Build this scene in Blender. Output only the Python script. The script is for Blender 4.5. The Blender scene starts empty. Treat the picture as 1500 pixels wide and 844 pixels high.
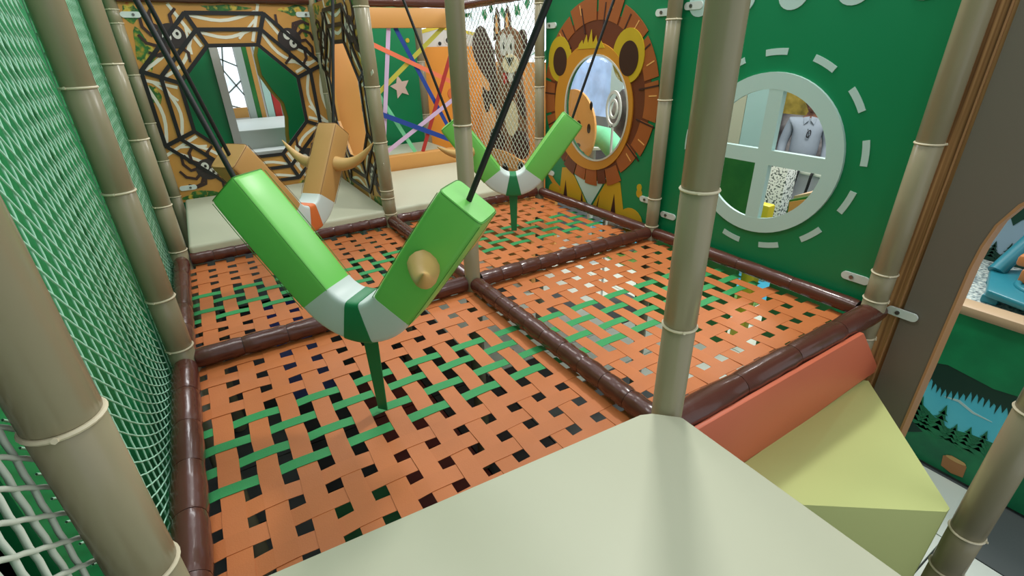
import bpy, bmesh, math, random
from mathutils import Vector, Matrix

# ------------------------------------------------------------------ camera, world, light, exposure
SC = bpy.context.scene
COL = SC.collection
cam_data = bpy.data.cameras.new('camera')
cam = bpy.data.objects.new('camera', cam_data)
COL.objects.link(cam)
cam.location = (-0.94326, -0.71086, 1.00664)
cam.rotation_euler = (1.112049, 0.0243569, -0.558696)
cam_data.sensor_width = 36.0
cam_data.lens = 36.0 * 714.5 / 1500.0
cam_data.clip_start = 0.02
SC.camera = cam

world = bpy.data.worlds.new('hall_light')
SC.world = world
world.use_nodes = True
bg = world.node_tree.nodes['Background']
bg.inputs['Color'].default_value = (0.93, 0.97, 1.0, 1)
bg.inputs['Strength'].default_value = 0.72

def area(name, loc, target, sx, sy, power, col=(1, 1, 1)):
    d = bpy.data.lights.new(name, 'AREA')
    d.shape = 'RECTANGLE'; d.size = sx; d.size_y = sy; d.energy = power; d.color = col
    o = bpy.data.objects.new(name, d); COL.objects.link(o)
    o.location = loc
    o.rotation_euler = (Vector(target) - Vector(loc)).to_track_quat('-Z', 'Y').to_euler()
    return o
area('ceiling_lamp', (1.15, 1.15, 2.75), (0.2, 0.6, 0), 0.28, 0.28, 32, (1.0, 0.99, 0.94))
area('ceiling_lamp', (-0.9, 1.2, 2.9), (-0.6, 1.2, 0), 0.8, 0.8, 12, (0.99, 1.0, 0.95))
area('ceiling_lamp', (0.4, 3.0, 2.9), (0.2, 2.8, 0), 0.9, 0.9, 18, (1.0, 0.97, 0.92))
area('ceiling_lamp', (0.9, -1.3, 2.8), (0.6, -0.6, 0), 0.7, 0.7, 11, (1.0, 0.97, 0.93))
area('ceiling_lamp', (3.6, 1.4, 2.8), (3.6, 1.4, 0), 1.2, 1.2, 110, (1.0, 0.98, 0.95))
area('ceiling_lamp', (0.4, 5.3, 2.8), (0.4, 5.3, 0), 1.4, 1.2, 60, (0.97, 0.99, 1.0))

vs = SC.view_settings
vs.view_transform = 'Standard'; vs.look = 'None'; vs.gamma = 1.0; vs.use_curve_mapping = False
vs.exposure = 0.15

R = random.Random(7)
PI = math.pi

# ------------------------------------------------------------------ materials
def lin(c):
    r = []
    for v in c:
        v /= 255.0
        r.append(v / 12.92 if v <= 0.04045 else ((v + 0.055) / 1.055) ** 2.4)
    return (r[0], r[1], r[2], 1.0)

def mat(name, rgb, rough=0.5, var=0.06, scale=6.0, bump=0.0, bscale=40.0, spec=0.5, metal=0.0, coat=0.0, stretch=None):
    m = bpy.data.materials.new(name); m.use_nodes = True
    nt = m.node_tree; n = nt.nodes; l = nt.links
    b = n['Principled BSDF']
    b.inputs['Roughness'].default_value = rough
    b.inputs['Specular IOR Level'].default_value = spec
    b.inputs['Metallic'].default_value = metal
    b.inputs['Coat Weight'].default_value = coat
    tc = n.new('ShaderNodeTexCoord')
    src = tc.outputs['Object']
    if stretch:
        mp = n.new('ShaderNodeMapping'); mp.inputs['Scale'].default_value = stretch
        l.new(src, mp.inputs['Vector']); src = mp.outputs['Vector']
    no = n.new('ShaderNodeTexNoise'); no.inputs['Scale'].default_value = scale; no.inputs['Detail'].default_value = 4
    l.new(src, no.inputs['Vector'])
    c = lin(rgb)
    mx = n.new('ShaderNodeMix'); mx.data_type = 'RGBA'
    mx.inputs[6].default_value = tuple(max(0, v * (1 - var)) for v in c[:3]) + (1,)
    mx.inputs[7].default_value = tuple(min(1, v * (1 + var)) for v in c[:3]) + (1,)
    l.new(no.outputs['Fac'], mx.inputs[0]); l.new(mx.outputs[2], b.inputs['Base Color'])
    if bump > 0:
        nb = n.new('ShaderNodeTexNoise'); nb.inputs['Scale'].default_value = bscale; nb.inputs['Detail'].default_value = 3
        l.new(src, nb.inputs['Vector'])
        bp = n.new('ShaderNodeBump'); bp.inputs['Strength'].default_value = bump; bp.inputs['Distance'].default_value = 0.004
        l.new(nb.outputs['Fac'], bp.inputs['Height']); l.new(bp.outputs['Normal'], b.inputs['Normal'])
    return m

def emit(name, rgb, s):
    m = bpy.data.materials.new(name); m.use_nodes = True
    nt = m.node_tree; n = nt.nodes; l = nt.links
    b = n['Principled BSDF']
    b.inputs['Base Color'].default_value = lin(rgb)
    tc = n.new('ShaderNodeTexCoord'); no = n.new('ShaderNodeTexNoise'); no.inputs['Scale'].default_value = 5.0; no.inputs['Detail'].default_value = 6
    l.new(tc.outputs['Object'], no.inputs['Vector'])
    rp = n.new('ShaderNodeValToRGB')
    rp.color_ramp.elements[0].position = 0.35; rp.color_ramp.elements[0].color = tuple(v * 0.45 for v in lin(rgb)[:3]) + (1,)
    rp.color_ramp.elements[1].position = 0.6; rp.color_ramp.elements[1].color = lin(rgb)
    l.new(no.outputs['Fac'], rp.inputs[0]); l.new(rp.outputs['Color'], b.inputs['Emission Color'])
    b.inputs['Emission Strength'].default_value = s
    return m

def ramp_mat(name, stops, scale, rough=0.6, kind='noise', stretch=None, detail=5):
    m = bpy.data.materials.new(name); m.use_nodes = True
    nt = m.node_tree; n = nt.nodes; l = nt.links
    b = n['Principled BSDF']; b.inputs['Roughness'].default_value = rough
    tc = n.new('ShaderNodeTexCoord'); src = tc.outputs['Object']
    if stretch:
        mp = n.new('ShaderNodeMapping'); mp.inputs['Scale'].default_value = stretch
        l.new(src, mp.inputs['Vector']); src = mp.outputs['Vector']
    if kind == 'voronoi':
        t = n.new('ShaderNodeTexVoronoi'); out = t.outputs['Distance']
    elif kind == 'wave':
        t = n.new('ShaderNodeTexWave'); out = t.outputs['Fac']; t.inputs['Distortion'].default_value = 1.5
    else:
        t = n.new('ShaderNodeTexNoise'); t.inputs['Detail'].default_value = detail; out = t.outputs['Fac']
    t.inputs['Scale'].default_value = scale
    l.new(src, t.inputs['Vector'])
    rp = n.new('ShaderNodeValToRGB')
    els = rp.color_ramp.elements
    while len(els) < len(stops): els.new(0.5)
    for e, (p, c) in zip(els, stops):
        e.position = p; e.color = lin(c)
    l.new(out, rp.inputs[0]); l.new(rp.outputs['Color'], b.inputs['Base Color'])
    return m

M = {}
M['orange'] = mat('orange_webbing', (196, 114, 60), 0.55, 0.16, 5, 0.12, 260)
M['green_strap'] = mat('green_webbing', (48, 150, 84), 0.62, 0.10, 9, 0.12, 260)
M['brown'] = mat('brown_vinyl', (86, 47, 38), 0.26, 0.12, 10, 0.35, 28, coat=0.25)
M['khaki'] = mat('khaki_vinyl', (150, 142, 115), 0.27, 0.05, 5, 0.10, 22)
M['tie'] = mat('cream_nylon', (214, 204, 176), 0.45, 0.03)
M['cream'] = mat('cream_vinyl', (198, 200, 176), 0.46, 0.04, 3, 0.10, 9)
M['lime'] = mat('lime_vinyl', (116, 202, 92), 0.36, 0.04, 5, 0.16, 14)
M['seam'] = mat('seam_green', (66, 138, 50), 0.6, 0.03)
M['white_v'] = mat('white_vinyl', (206, 218, 216), 0.42, 0.03, 6, 0.18, 16)
M['dark_band'] = mat('dark_green_vinyl', (24, 124, 74), 0.45, 0.05)
M['tan'] = mat('tan_vinyl', (190, 146, 86), 0.5, 0.06, 6, 0.3, 14)
M['tan_seam'] = mat('seam_tan', (130, 90, 46), 0.6, 0.03)
M['horn'] = mat('horn_vinyl', (204, 166, 104), 0.5, 0.06, 8, 0.3, 26)
M['orange_band'] = mat('orange_vinyl', (214, 112, 56), 0.5, 0.05)
M['black_strap'] = mat('black_webbing', (22, 22, 24), 0.55, 0.1, 30)
M['green_wall'] = mat('green_board', (0, 130, 80), 0.38, 0.04, 2)
M['mint'] = mat('mint_white_paint', (186, 216, 210), 0.45, 0.02)
M['bracket'] = mat('white_plastic', (216, 226, 222), 0.35, 0.02)
M['bolt'] = mat('steel_bolt', (120, 122, 120), 0.3, 0.1, metal=0.8)
M['fascia'] = mat('salmon_vinyl', (214, 112, 80), 0.5, 0.05, 4, 0.08, 12)
M['step'] = mat('olive_lime_vinyl', (204, 214, 140), 0.48, 0.06, 3, 0.08, 10)
M['grey_panel'] = mat('grey_laminate', (116, 108, 98), 0.45, 0.04, 2)
M['ply'] = ramp_mat('plywood_edge', [(0.32, (112, 76, 46)), (0.48, (164, 118, 74)), (0.66, (202, 154, 104))], 75, 0.5, 'noise', (1, 1, 0.012), 2)
M['ply_reveal'] = mat('cut_wood', (182, 134, 92), 0.5, 0.1, 20, 0.1, 60, stretch=(1, 1, 0.1))
M['net_green'] = mat('pale_green_cord', (176, 228, 202), 0.7, 0.06, 30)
M['net_white'] = mat('white_cord', (204, 214, 200), 0.7, 0.04, 30)
M['green_soft'] = mat('green_soft_panel', (20, 140, 80), 0.5, 0.10, 2)
M['dark'] = mat('dark_backing', (34, 36, 38), 0.7, 0.1)
M['spider_board'] = ramp_mat('amber_print', [(0.3, (196, 138, 64)), (0.7, (212, 156, 78))], 2.5, 0.42)
M['blackbar'] = mat('black_bar', (24, 22, 24), 0.4, 0.05)
M['web'] = mat('web_white', (232, 228, 212), 0.5, 0.03)
M['spider'] = mat('spider_black', (48, 38, 38), 0.5, 0.05)
M['spider_leg'] = mat('spider_leg_brown', (58, 34, 28), 0.5, 0.1)
M['eye'] = mat('eye_white', (216, 214, 206), 0.4, 0.02)
M['pupil'] = mat('pupil_dark', (30, 28, 26), 0.4, 0.02)
M['leafprint'] = ramp_mat('leaf_print', [(0.30, (188, 150, 48)), (0.42, (60, 120, 44)), (0.52, (36, 92, 40)), (0.60, (214, 190, 70)), (0.72, (196, 92, 40))], 14, 0.45)
M['amber_board'] = mat('amber_board', (206, 150, 82), 0.42, 0.04)
M['mane_dark'] = mat('mane_dark', (104, 50, 28), 0.4, 0.06)
M['mane_mid'] = mat('mane_mid', (160, 88, 40), 0.4, 0.08)
M['mane_line'] = mat('mane_line', (58, 24, 16), 0.5, 0.03)
M['lion_face'] = mat('lion_face', (202, 138, 40), 0.4, 0.05)
M['lion_ear'] = mat('lion_ear', (196, 168, 34), 0.4, 0.06)
M['lion_ear_in'] = mat('lion_ear_inner', (56, 30, 22), 0.4, 0.03)
M['lion_body'] = mat('lion_body', (196, 158, 34), 0.4, 0.06)
M['hilite'] = mat('mane_highlight', (226, 170, 96), 0.5, 0.03)
M['chrome'] = mat('bubble_rim', (214, 214, 206), 0.2, 0.02)
M['squirrel'] = mat('squirrel_brown', (128, 88, 58), 0.5, 0.08)
M['squirrel_dark'] = mat('squirrel_dark', (62, 36, 30), 0.5, 0.08)
M['cream_print'] = mat('cream_print', (232, 220, 180), 0.45, 0.03)
M['red_print'] = mat('red_print', (190, 50, 44), 0.5, 0.03)
M['orange_board'] = mat('orange_board', (232, 150, 50), 0.42, 0.05)
M['peach'] = mat('peach_board', (234, 168, 92), 0.45, 0.04)
M['star'] = mat('star_pink', (226, 200, 190), 0.45, 0.03)
M['slate'] = mat('slate_mat', (84, 90, 90), 0.6, 0.08, 4)
M['whitemat'] = ramp_mat('white_pattern_mat', [(0.0, (60, 66, 66)), (0.11, (60, 66, 66)), (0.14, (216, 224, 214)), (1.0, (216, 224, 214))], 6.0, 0.55, 'voronoi')
M['plainwhite'] = mat('white_mat', (222, 228, 214), 0.55, 0.04)
M['maroon'] = mat('maroon_mat', (110, 40, 34), 0.5, 0.08)
M['greenmat'] = mat('green_mat', (26, 104, 56), 0.5, 0.08)
M['bluemat'] = mat('blue_mat', (50, 60, 130), 0.5, 0.08)
M['cyanmat'] = mat('cyan_mat', (70, 170, 200), 0.5, 0.06)
M['blackmat'] = mat('black_mat', (40, 40, 42), 0.6, 0.08)
M['leafmat'] = ramp_mat('leaf_mat', [(0.35, (24, 84, 52)), (0.5, (120, 160, 70)), (0.62, (40, 110, 70))], 9, 0.5)
M['sky_print'] = ramp_mat('cyan_sky_print', [(0.3, (66, 196, 226)), (0.7, (104, 220, 238))], 2.0, 0.5)
M['pale_sky'] = mat('pale_sky_print', (152, 176, 196), 0.5, 0.04)
M['tree_dark'] = mat('tree_dark_print', (10, 58, 44), 0.5, 0.08)
M['tree_mid'] = ramp_mat('tree_mid_print', [(0.35, (14, 104, 70)), (0.65, (26, 132, 84))], 7, 0.5)
M['canopy'] = ramp_mat('canopy_print', [(0.4, (6, 128, 78)), (0.6, (16, 150, 92))], 3, 0.5)
M['stump'] = mat('stump_print', (168, 116, 70), 0.5, 0.1)
M['rim'] = mat('beige_rim_vinyl', (196, 166, 132), 0.5, 0.04)
M['pebble'] = ramp_mat('pebble_carpet', [(0.35, (86, 98, 104)), (0.5, (170, 184, 184)), (0.62, (214, 218, 210))], 60, 0.8)
M['teal'] = mat('teal_plastic', (40, 128, 146), 0.35, 0.05)
M['toy_orange'] = mat('toy_orange_plastic', (206, 128, 74), 0.4, 0.05)
M['skin'] = mat('skin_brown', (120, 80, 62), 0.5, 0.05)
M['hair'] = mat('hair_black', (24, 20, 20), 0.6, 0.1)
M['shirt'] = mat('shirt_grey_blue', (140, 152, 162), 0.8, 0.05, 20, 0.2, 30)
M['trousers'] = mat('trousers_black', (30, 30, 36), 0.8, 0.05)
M['glasses'] = mat('sunglass_black', (16, 16, 18), 0.2, 0.02)
M['rockprint'] = ramp_mat('rock_print', [(0.30, (38, 36, 36)), (0.45, (96, 92, 92)), (0.6, (150, 146, 144)), (0.75, (70, 64, 62))], 3.6, 0.6)
M['foliage_print'] = ramp_mat('foliage_print', [(0.3, (92, 84, 28)), (0.5, (158, 138, 52)), (0.68, (196, 170, 80))], 4.5, 0.6)
M['speckle'] = ramp_mat('speckle_print', [(0.42, (226, 230, 220)), (0.54, (226, 230, 220)), (0.57, (70, 84, 76))], 55, 0.6, detail=2)
M['counter'] = mat('white_counter', (206, 204, 212), 0.4, 0.03)
M['yellow'] = mat('yellow_vinyl', (226, 206, 58), 0.45, 0.04)
M['wall_cream'] = mat('cream_board', (212, 206, 184), 0.5, 0.03)
M['wall_pale'] = mat('pale_blue_board', (190, 220, 220), 0.45, 0.03)
M['leafgreen'] = ramp_mat('leaf_green_print', [(0.4, (30, 104, 46)), (0.6, (52, 124, 54))], 3, 0.5)
M['hallwall'] = mat('hall_wall_paint', (196, 196, 186), 0.7, 0.03)
M['bluewin'] = emit('snowy_window', (150, 178, 212), 0.7)
M['bright'] = emit('bright_window', (232, 244, 255), 1.25)
M['lampglow'] = emit('lamp_glow', (255, 255, 250), 4.0)
M['lattice'] = mat('grey_lattice', (120, 126, 124), 0.5, 0.03)
M['greypost'] = mat('pale_grey_paint', (176, 184, 180), 0.5, 0.03)
M['redpost'] = mat('red_paint', (186, 48, 44), 0.45, 0.03)
M['olive'] = mat('olive_edge', (128, 120, 40), 0.5, 0.05)
M['garland'] = mat('garland_green', (40, 130, 80), 0.6, 0.15)
M['rope_lilac'] = mat('lilac_webbing', (206, 178, 214), 0.6, 0.04)
M['rope_blue'] = mat('blue_webbing', (24, 62, 150), 0.6, 0.05)
M['rope_navy'] = mat('navy_webbing', (30, 36, 90), 0.6, 0.05)
M['rope_yellow'] = mat('yellow_webbing', (190, 184, 66), 0.6, 0.05)
M['rope_coral'] = mat('coral_webbing', (236, 120, 84), 0.6, 0.05)
M['rope_red'] = mat('red_webbing', (168, 42, 36), 0.6, 0.05)
M['rope_mint'] = mat('mint_webbing', (120, 212, 160), 0.6, 0.05)
M['mosaic'] = ramp_mat('mosaic_print', [(0.3, (32, 78, 80)), (0.42, (210, 224, 216)), (0.55, (90, 160, 150)), (0.65, (206, 206, 90)), (0.75, (240, 240, 236))], 16, 0.5)

gm = bpy.data.materials.new('clear_acrylic'); gm.use_nodes = True
_n = gm.node_tree.nodes; _l = gm.node_tree.links
_n.remove(_n['Principled BSDF'])
_t = _n.new('ShaderNodeBsdfTransparent'); _t.inputs[0].default_value = (0.97, 0.98, 0.98, 1)
_g = _n.new('ShaderNodeBsdfGlossy'); _g.inputs['Roughness'].default_value = 0.03
_f = _n.new('ShaderNodeFresnel'); _f.inputs[0].default_value = 1.45
_m = _n.new('ShaderNodeMixShader')
_l.new(_f.outputs[0], _m.inputs[0]); _l.new(_t.outputs[0], _m.inputs[1]); _l.new(_g.outputs[0], _m.inputs[2])
_l.new(_m.outputs[0], _n['Material Output'].inputs['Surface'])
M['acrylic'] = gm

# ------------------------------------------------------------------ object helpers
def thing(name, label, cat, loc=(0, 0, 0), rz=0.0, group=None):
    o = bpy.data.objects.new(name, None); COL.objects.link(o)
    o.empty_display_size = 0.05
    o.location = loc; o.rotation_euler = (0, 0, rz)
    o['label'] = label; o['category'] = cat
    if group: o['group'] = group
    return o

def link(name, me, parent=None, loc=None, rot=None):
    o = bpy.data.objects.new(name, me); COL.objects.link(o)
    if parent: o.parent = parent
    if loc is not None: o.location = loc
    if rot is not None: o.rotation_euler = rot
    return o

def tag(o, label, cat, group=None):
    o['label'] = label; o['category'] = cat
    if group: o['group'] = group
    return o

class MB:
    def __init__(self): self.v = []; self.f = []
    def add(self, vs, fs):
        b = len(self.v); self.v += [tuple(p) for p in vs]
        self.f += [tuple(i + b for i in f) for f in fs]
        return self
    def box(self, x0, x1, y0, y1, z0, z1):
        v = [(x, y, z) for x in (x0, x1) for y in (y0, y1) for z in (z0, z1)]
        return self.add(v, [(0, 1, 3, 2), (4, 6, 7, 5), (0, 4, 5, 1), (2, 3, 7, 6), (0, 2, 6, 4), (1, 5, 7, 3)])
    def tube(self, pts, r, n=8, cap=True):
        pts = [Vector(p) for p in pts]; k = len(pts)
        rr = r if isinstance(r, (list, tuple)) else [r] * k
        vs = []; prev = None
        for i in range(k):
            t = (pts[min(i + 1, k - 1)] - pts[max(i - 1, 0)])
            t = t.normalized() if t.length > 1e-9 else Vector((0, 0, 1))
            if prev is None:
                a = Vector((0, 0, 1)) if abs(t.z) < 0.9 else Vector((1, 0, 0))
            else: a = prev
            x = (a - t * a.dot(t)).normalized(); prev = x; y = t.cross(x)
            for j in range(n):
                an = 2 * PI * j / n
                vs.append(pts[i] + (x * math.cos(an) + y * math.sin(an)) * rr[i])
        fs = [(i * n + j, i * n + (j + 1) % n, (i + 1) * n + (j + 1) % n, (i + 1) * n + j) for i in range(k - 1) for j in range(n)]
        if cap:
            fs.append(tuple(reversed(range(n)))); fs.append(tuple((k - 1) * n + j for j in range(n)))
        return self.add(vs, fs)
    def sweep(self, frames, prof, cap=True):
        n = len(prof); vs = []
        for (o, ax, ay) in frames:
            for (a, b) in prof: vs.append(o + ax * a + ay * b)
        k = len(frames)
        fs = [(i * n + j, i * n + (j + 1) % n, (i + 1) * n + (j + 1) % n, (i + 1) * n + j) for i in range(k - 1) for j in range(n)]
        if cap:
            fs.append(tuple(reversed(range(n)))); fs.append(tuple((k - 1) * n + j for j in range(n)))
        return self.add(vs, fs)
    def lathe(self, prof, n=24, c=(0, 0, 0)):
        vs = []; k = len(prof)
        for (r, z) in prof:
            for j in range(n):
                a = 2 * PI * j / n; vs.append((c[0] + r * math.cos(a), c[1] + r * math.sin(a), c[2] + z))
        fs = [(i * n + j, i * n + (j + 1) % n, (i + 1) * n + (j + 1) % n, (i + 1) * n + j) for i in range(k - 1) for j in range(n)]
        fs.append(tuple(reversed(range(n)))); fs.append(tuple((k - 1) * n + j for j in range(n)))
        return self.add(vs, fs)
    def torus(self, R0, r, c=(0, 0, 0), n=28, k=8, flat=1.0):
        vs = []
        for i in range(n):
            a = 2 * PI * i / n
            for j in range(k):
                b = 2 * PI * j / k
                rr = R0 + r * math.cos(b)
                vs.append((c[0] + rr * math.cos(a), c[1] + rr * math.sin(a), c[2] + r * flat * math.sin(b)))
        fs = [(i * k + j, ((i + 1) % n) * k + j, ((i + 1) % n) * k + (j + 1) % k, i * k + (j + 1) % k) for i in range(n) for j in range(k)]
        return self.add(vs, fs)
    def prism(self, poly, t0, t1, F):
        n = len(poly)
        vs = [F(a, b, t0) for a, b in poly] + [F(a, b, t1) for a, b in poly]
        fs = [tuple(range(n)), tuple(reversed(range(n, 2 * n)))] + [(j, j + n, (j + 1) % n + n, (j + 1) % n) for j in range(n)]
        return self.add(vs, fs)
    def ring(self, outer, inner, t0, t1, F):
        n = len(outer)
        vs = [F(a, b, t0) for a, b in outer] + [F(a, b, t0) for a, b in inner] + [F(a, b, t1) for a, b in outer] + [F(a, b, t1) for a, b in inner]
        fs = []
        for j in range(n):
            k = (j + 1) % n
            fs += [(j, k, n + k, n + j), (2 * n + j, 3 * n + j, 3 * n + k, 2 * n + k), (j, 2 * n + j, 2 * n + k, k), (n + j, n + k, 3 * n + k, 3 * n + j)]
        return self.add(vs, fs)
    def ball(self, c, rx, ry, rz, n=16, m=10):
        vs = []
        for i in range(m + 1):
            th = PI * i / m
            for j in range(n):
                a = 2 * PI * j / n
                vs.append((c[0] + rx * math.sin(th) * math.cos(a), c[1] + ry * math.sin(th) * math.sin(a), c[2] + rz * math.cos(th)))
        fs = [(i * n + j, (i + 1) * n + j, (i + 1) * n + (j + 1) % n, i * n + (j + 1) % n) for i in range(m) for j in range(n)]
        return self.add(vs, fs)
    def mesh(self, name, m, smooth=None, bevel=None, seg=2):
        me = bpy.data.meshes.new(name); me.from_pydata(self.v, [], self.f)
        bm = bmesh.new(); bm.from_mesh(me)
        bmesh.ops.remove_doubles(bm, verts=bm.verts, dist=1e-6)
        bmesh.ops.recalc_face_normals(bm, faces=bm.faces)
        if bevel:
            es = [e for e in bm.edges if len(e.link_faces) == 2 and e.calc_face_angle() > 0.6]
            bmesh.ops.bevel(bm, geom=es, offset=bevel, segments=seg, profile=0.5, affect='EDGES', clamp_overlap=True)
        if smooth:
            for f in bm.faces: f.smooth = True
            for e in bm.edges:
                if len(e.link_faces) == 2 and e.calc_face_angle() > smooth: e.smooth = False
        bm.to_mesh(me); bm.free()
        if isinstance(m, str): m = M[m]
        me.materials.append(m)
        return me
    def build(self, name, m, parent=None, smooth=None, bevel=None, seg=2):
        return link(name, self.mesh(name, m, smooth, bevel, seg), parent)

def bar(a, b, w, t, F, t0):  # flat bar between 2-D points on a plane
    a = Vector(a); b = Vector(b); d = (b - a).normalized(); n = Vector((-d.y, d.x)) * w / 2
    return [tuple(a + n), tuple(a - n), tuple(b - n), tuple(b + n)]
def ribbon2(pts, w):
    pts = [Vector(p) for p in pts]; L = []; Rr = []
    for i, p in enumerate(pts):
        d = (pts[min(i + 1, len(pts) - 1)] - pts[max(i - 1, 0)]).normalized(); n = Vector((-d.y, d.x))
        ww = w[i] if isinstance(w, (list, tuple)) else w
        L.append(tuple(p + n * ww / 2)); Rr.append(tuple(p - n * ww / 2))
    return L + Rr[::-1]
def ribbon_quads(mb, pts, w, t0, t1, F):
    pts = [Vector(p) for p in pts]; L = []; Rr = []
    for i, p in enumerate(pts):
        d = (pts[min(i + 1, len(pts) - 1)] - pts[max(i - 1, 0)]).normalized(); n = Vector((-d.y, d.x))
        ww = w[i] if isinstance(w, (list, tuple)) else w
        L.append(tuple(p + n * ww / 2)); Rr.append(tuple(p - n * ww / 2))
    for i in range(len(pts) - 1):
        mb.prism([L[i], Rr[i], Rr[i + 1], L[i + 1]], t0, t1, F)
    return mb
def ell(cx, cy, rx, ry, n=32, a0=0.0):
    return [(cx + rx * math.cos(a0 + 2 * PI * i / n), cy + ry * math.sin(a0 + 2 * PI * i / n)) for i in range(n)]
def rect_loop(angles, cx, cy, x0, x1, y0, y1):  # rectangle outline sampled at the same angles as a hole, corners kept
    out = []
    for a in angles:
        dx, dy = math.cos(a), math.sin(a)
        ts = []
        if dx > 1e-9: ts.append((x1 - cx) / dx)
        if dx < -1e-9: ts.append((x0 - cx) / dx)
        if dy > 1e-9: ts.append((y1 - cy) / dy)
        if dy < -1e-9: ts.append((y0 - cy) / dy)
        t = min(ts); out.append((cx + dx * t, cy + dy * t))
    for (X, Y) in ((x0, y0), (x0, y1), (x1, y0), (x1, y1)):
        i = min(range(len(out)), key=lambda k: (out[k][0] - X) ** 2 + (out[k][1] - Y) ** 2)
        out[i] = (X, Y)
    return out
def FX(x): return lambda y, z, t: Vector((x - t, y, z))          # plane facing -x, t comes towards the viewer's side
def FY(y): return lambda x, z, t: Vector((x, y - t, z))          # plane facing -y
def squircle(a, b, n=20, e=0.35):
    out = []
    for i in range(n):
        t = 2 * PI * i / n; c, s = math.cos(t), math.sin(t)
        out.append((a * math.copysign(abs(c) ** e, c), b * math.copysign(abs(s) ** e, s)))
    return out

GZ = -1.2     # hall floor below the raised play deck
TOP = 1.85

# ------------------------------------------------------------------ setting: hall floor of mats, walls, shade sheet on the left
floor = MB().box(-3.0, 8.0, -3.0, 9.5, GZ - 0.06, GZ - 0.02).build('floor', 'slate'); floor['kind'] = 'structure'
S_T = 0.45
tile_mb = MB(); tile_mb.box(0.004, S_T - 0.004, 0.004, S_T - 0.004, -0.02, 0.0)
tile_mesh = {}
def tile_col(x, y):
    if x < -0.85: return 'slate' if y < 2.3 else 'blackmat'
    if x < -0.35: return 'greenmat' if y < 1.6 else ('blackmat' if y < 2.3 else 'bluemat')
    if x < 0.05: return 'greenmat' if y < 1.1 else ('maroon' if y < 2.6 else 'blackmat')
    if x < 0.5: return 'blackmat'
    if x < 1.1: return R.choice(['whitemat', 'slate', 'whitemat', 'blackmat'])
    if x < 2.1: return 'plainwhite' if (int(x * 2.2) + int(y * 2.2)) % 4 else 'slate'
    if x < 2.5: return R.choice(['plainwhite', 'plainwhite', 'slate'])
    if x < 2.95: return R.choice(['leafmat', 'plainwhite'])
    return R.choice(['cyanmat', 'leafmat', 'cyanmat'])
for i in range(11):
    for j in range(8):
        x = -1.35 + i * S_T; y = 0.6 + j * S_T
        if x > 3.3: continue
        c = tile_col(x + S_T / 2, y + S_T / 2)
        if c not in tile_mesh: tile_mesh[c] = tile_mb.mesh('floor_tile', c)
        link('floor_tile', tile_mesh[c], floor, (x, y, GZ))
for (x, y, c) in ((1.65, -0.9, 'slate'), (1.2, -0.45, 'whitemat'), (1.65, -0.45, 'whitemat'), (1.2, -0.9, 'whitemat')):
    if c not in tile_mesh: tile_mesh[c] = tile_mb.mesh('floor_tile', c)
    link('floor_tile', tile_mesh[c], floor, (x, y, GZ))
wb = MB().box(-3, 8, 9.4, 9.5, GZ, 3.0).build('wall_back', 'hallwall'); wb['kind'] = 'structure'
wr = MB().box(7.9, 8.0, -3, 9.4, GZ, 3.0).build('wall_right', 'hallwall'); wr['kind'] = 'structure'
gap_sheet = MB().box(-1.56, -1.5, -2.2, 9.4, GZ, 2.2).build('gap_shade_left', 'dark'); gap_sheet['kind'] = 'structure'  # added dark sheet; its colour stands for the shade in the left panel gaps

# ------------------------------------------------------------------ padded posts
def post(x, y, rings, label, r=0.042, z0=GZ, z1=TOP, cuts=None):
    t = thing('padded_post', label, 'post', (x, y, z0), 0, 'khaki padded posts of the play frame')
    zs = [z0] + sorted(cuts if cuts else rings) + [z1]
    for a, b in zip(zs[:-1], zs[1:]):
        if b - a < 0.02: continue
        h = b - a
        MB().lathe([(r - 0.004, a - z0 + 0.001), (r, a - z0 + 0.005), (r, b - z0 - 0.005), (r - 0.004, b - z0 - 0.001)], 28).build('foam_sleeve', 'khaki', t, 0.9)
    for z in rings:
        mb = MB().torus(r + 0.0005, 0.0038, (0, 0, z - z0), 28, 6)
        k = R.uniform(3.6, 5.2)
        mb.box(0, 0, 0, 0, 0, 0) if False else None
        c, s = math.cos(k), math.sin(k)
        mb.tube([((r + 0.002) * c, (r + 0.002) * s, z - z0), ((r + 0.007) * c, (r + 0.007) * s, z - z0 + 0.002)], 0.004, 6)
        mb.build('cable_tie', 'tie', t, 0.8)
    return t
post(0, 0, [0.705, 0.345], 'khaki padded post in front of the round white window, at the platform tip', cuts=[0.345, 0.705])
post(1.2, 0, [0.673, 0.18, 0.065, -0.105], 'khaki padded post between the green window wall and the grey panel', r=0.042)
post(1.2, 1.2, [1.111, 0.737, 0.205, 0.04], 'khaki padded post between the lion panel and the window panel', r=0.036)
post(0, 1.2, [0.722], 'khaki padded post rising behind the front green swing in the middle of the nets', r=0.037)
post(-1.178, 0.0, [0.60, 0.31], 'nearest khaki padded post, leaning across the lower left corner', cuts=[0.31, 0.6])
post(-1.195, 1.2, [0.934, 0.635, 0.264, 0.065], 'second khaki post along the left safety net, where the cross beam starts')
post(-1.195, 2.36, [0.982, 0.646, 0.31, 0.06], 'third khaki post along the left safety net, at the corner of the cream pad')
post(-1.195, 3.52, [1.274, 1.199, 0.904, 0.606, 0.355, 0.10], 'khaki post at the far left corner, beside the spider web wall', r=0.036)
post(0, 2.36, [1.227, 0.818, 0.50, 0.20, 0.15, 0.045], 'khaki padded post between the two cream rear pads')
post(-0.01, 3.52, [1.0, 0.72, 0.4], 'thin far khaki post where the two spider web panels meet', r=0.032)
post(1.2, 2.36, [1.263, 0.94, 0.75, 0.4], 'khaki post left of the lion panel, beside the squirrel net', r=0.034)
post(1.2, 3.52, [1.1, 0.9, 0.7, 0.5, 0.3], 'far khaki post at the left edge of the squirrel net', r=0.032)
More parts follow.
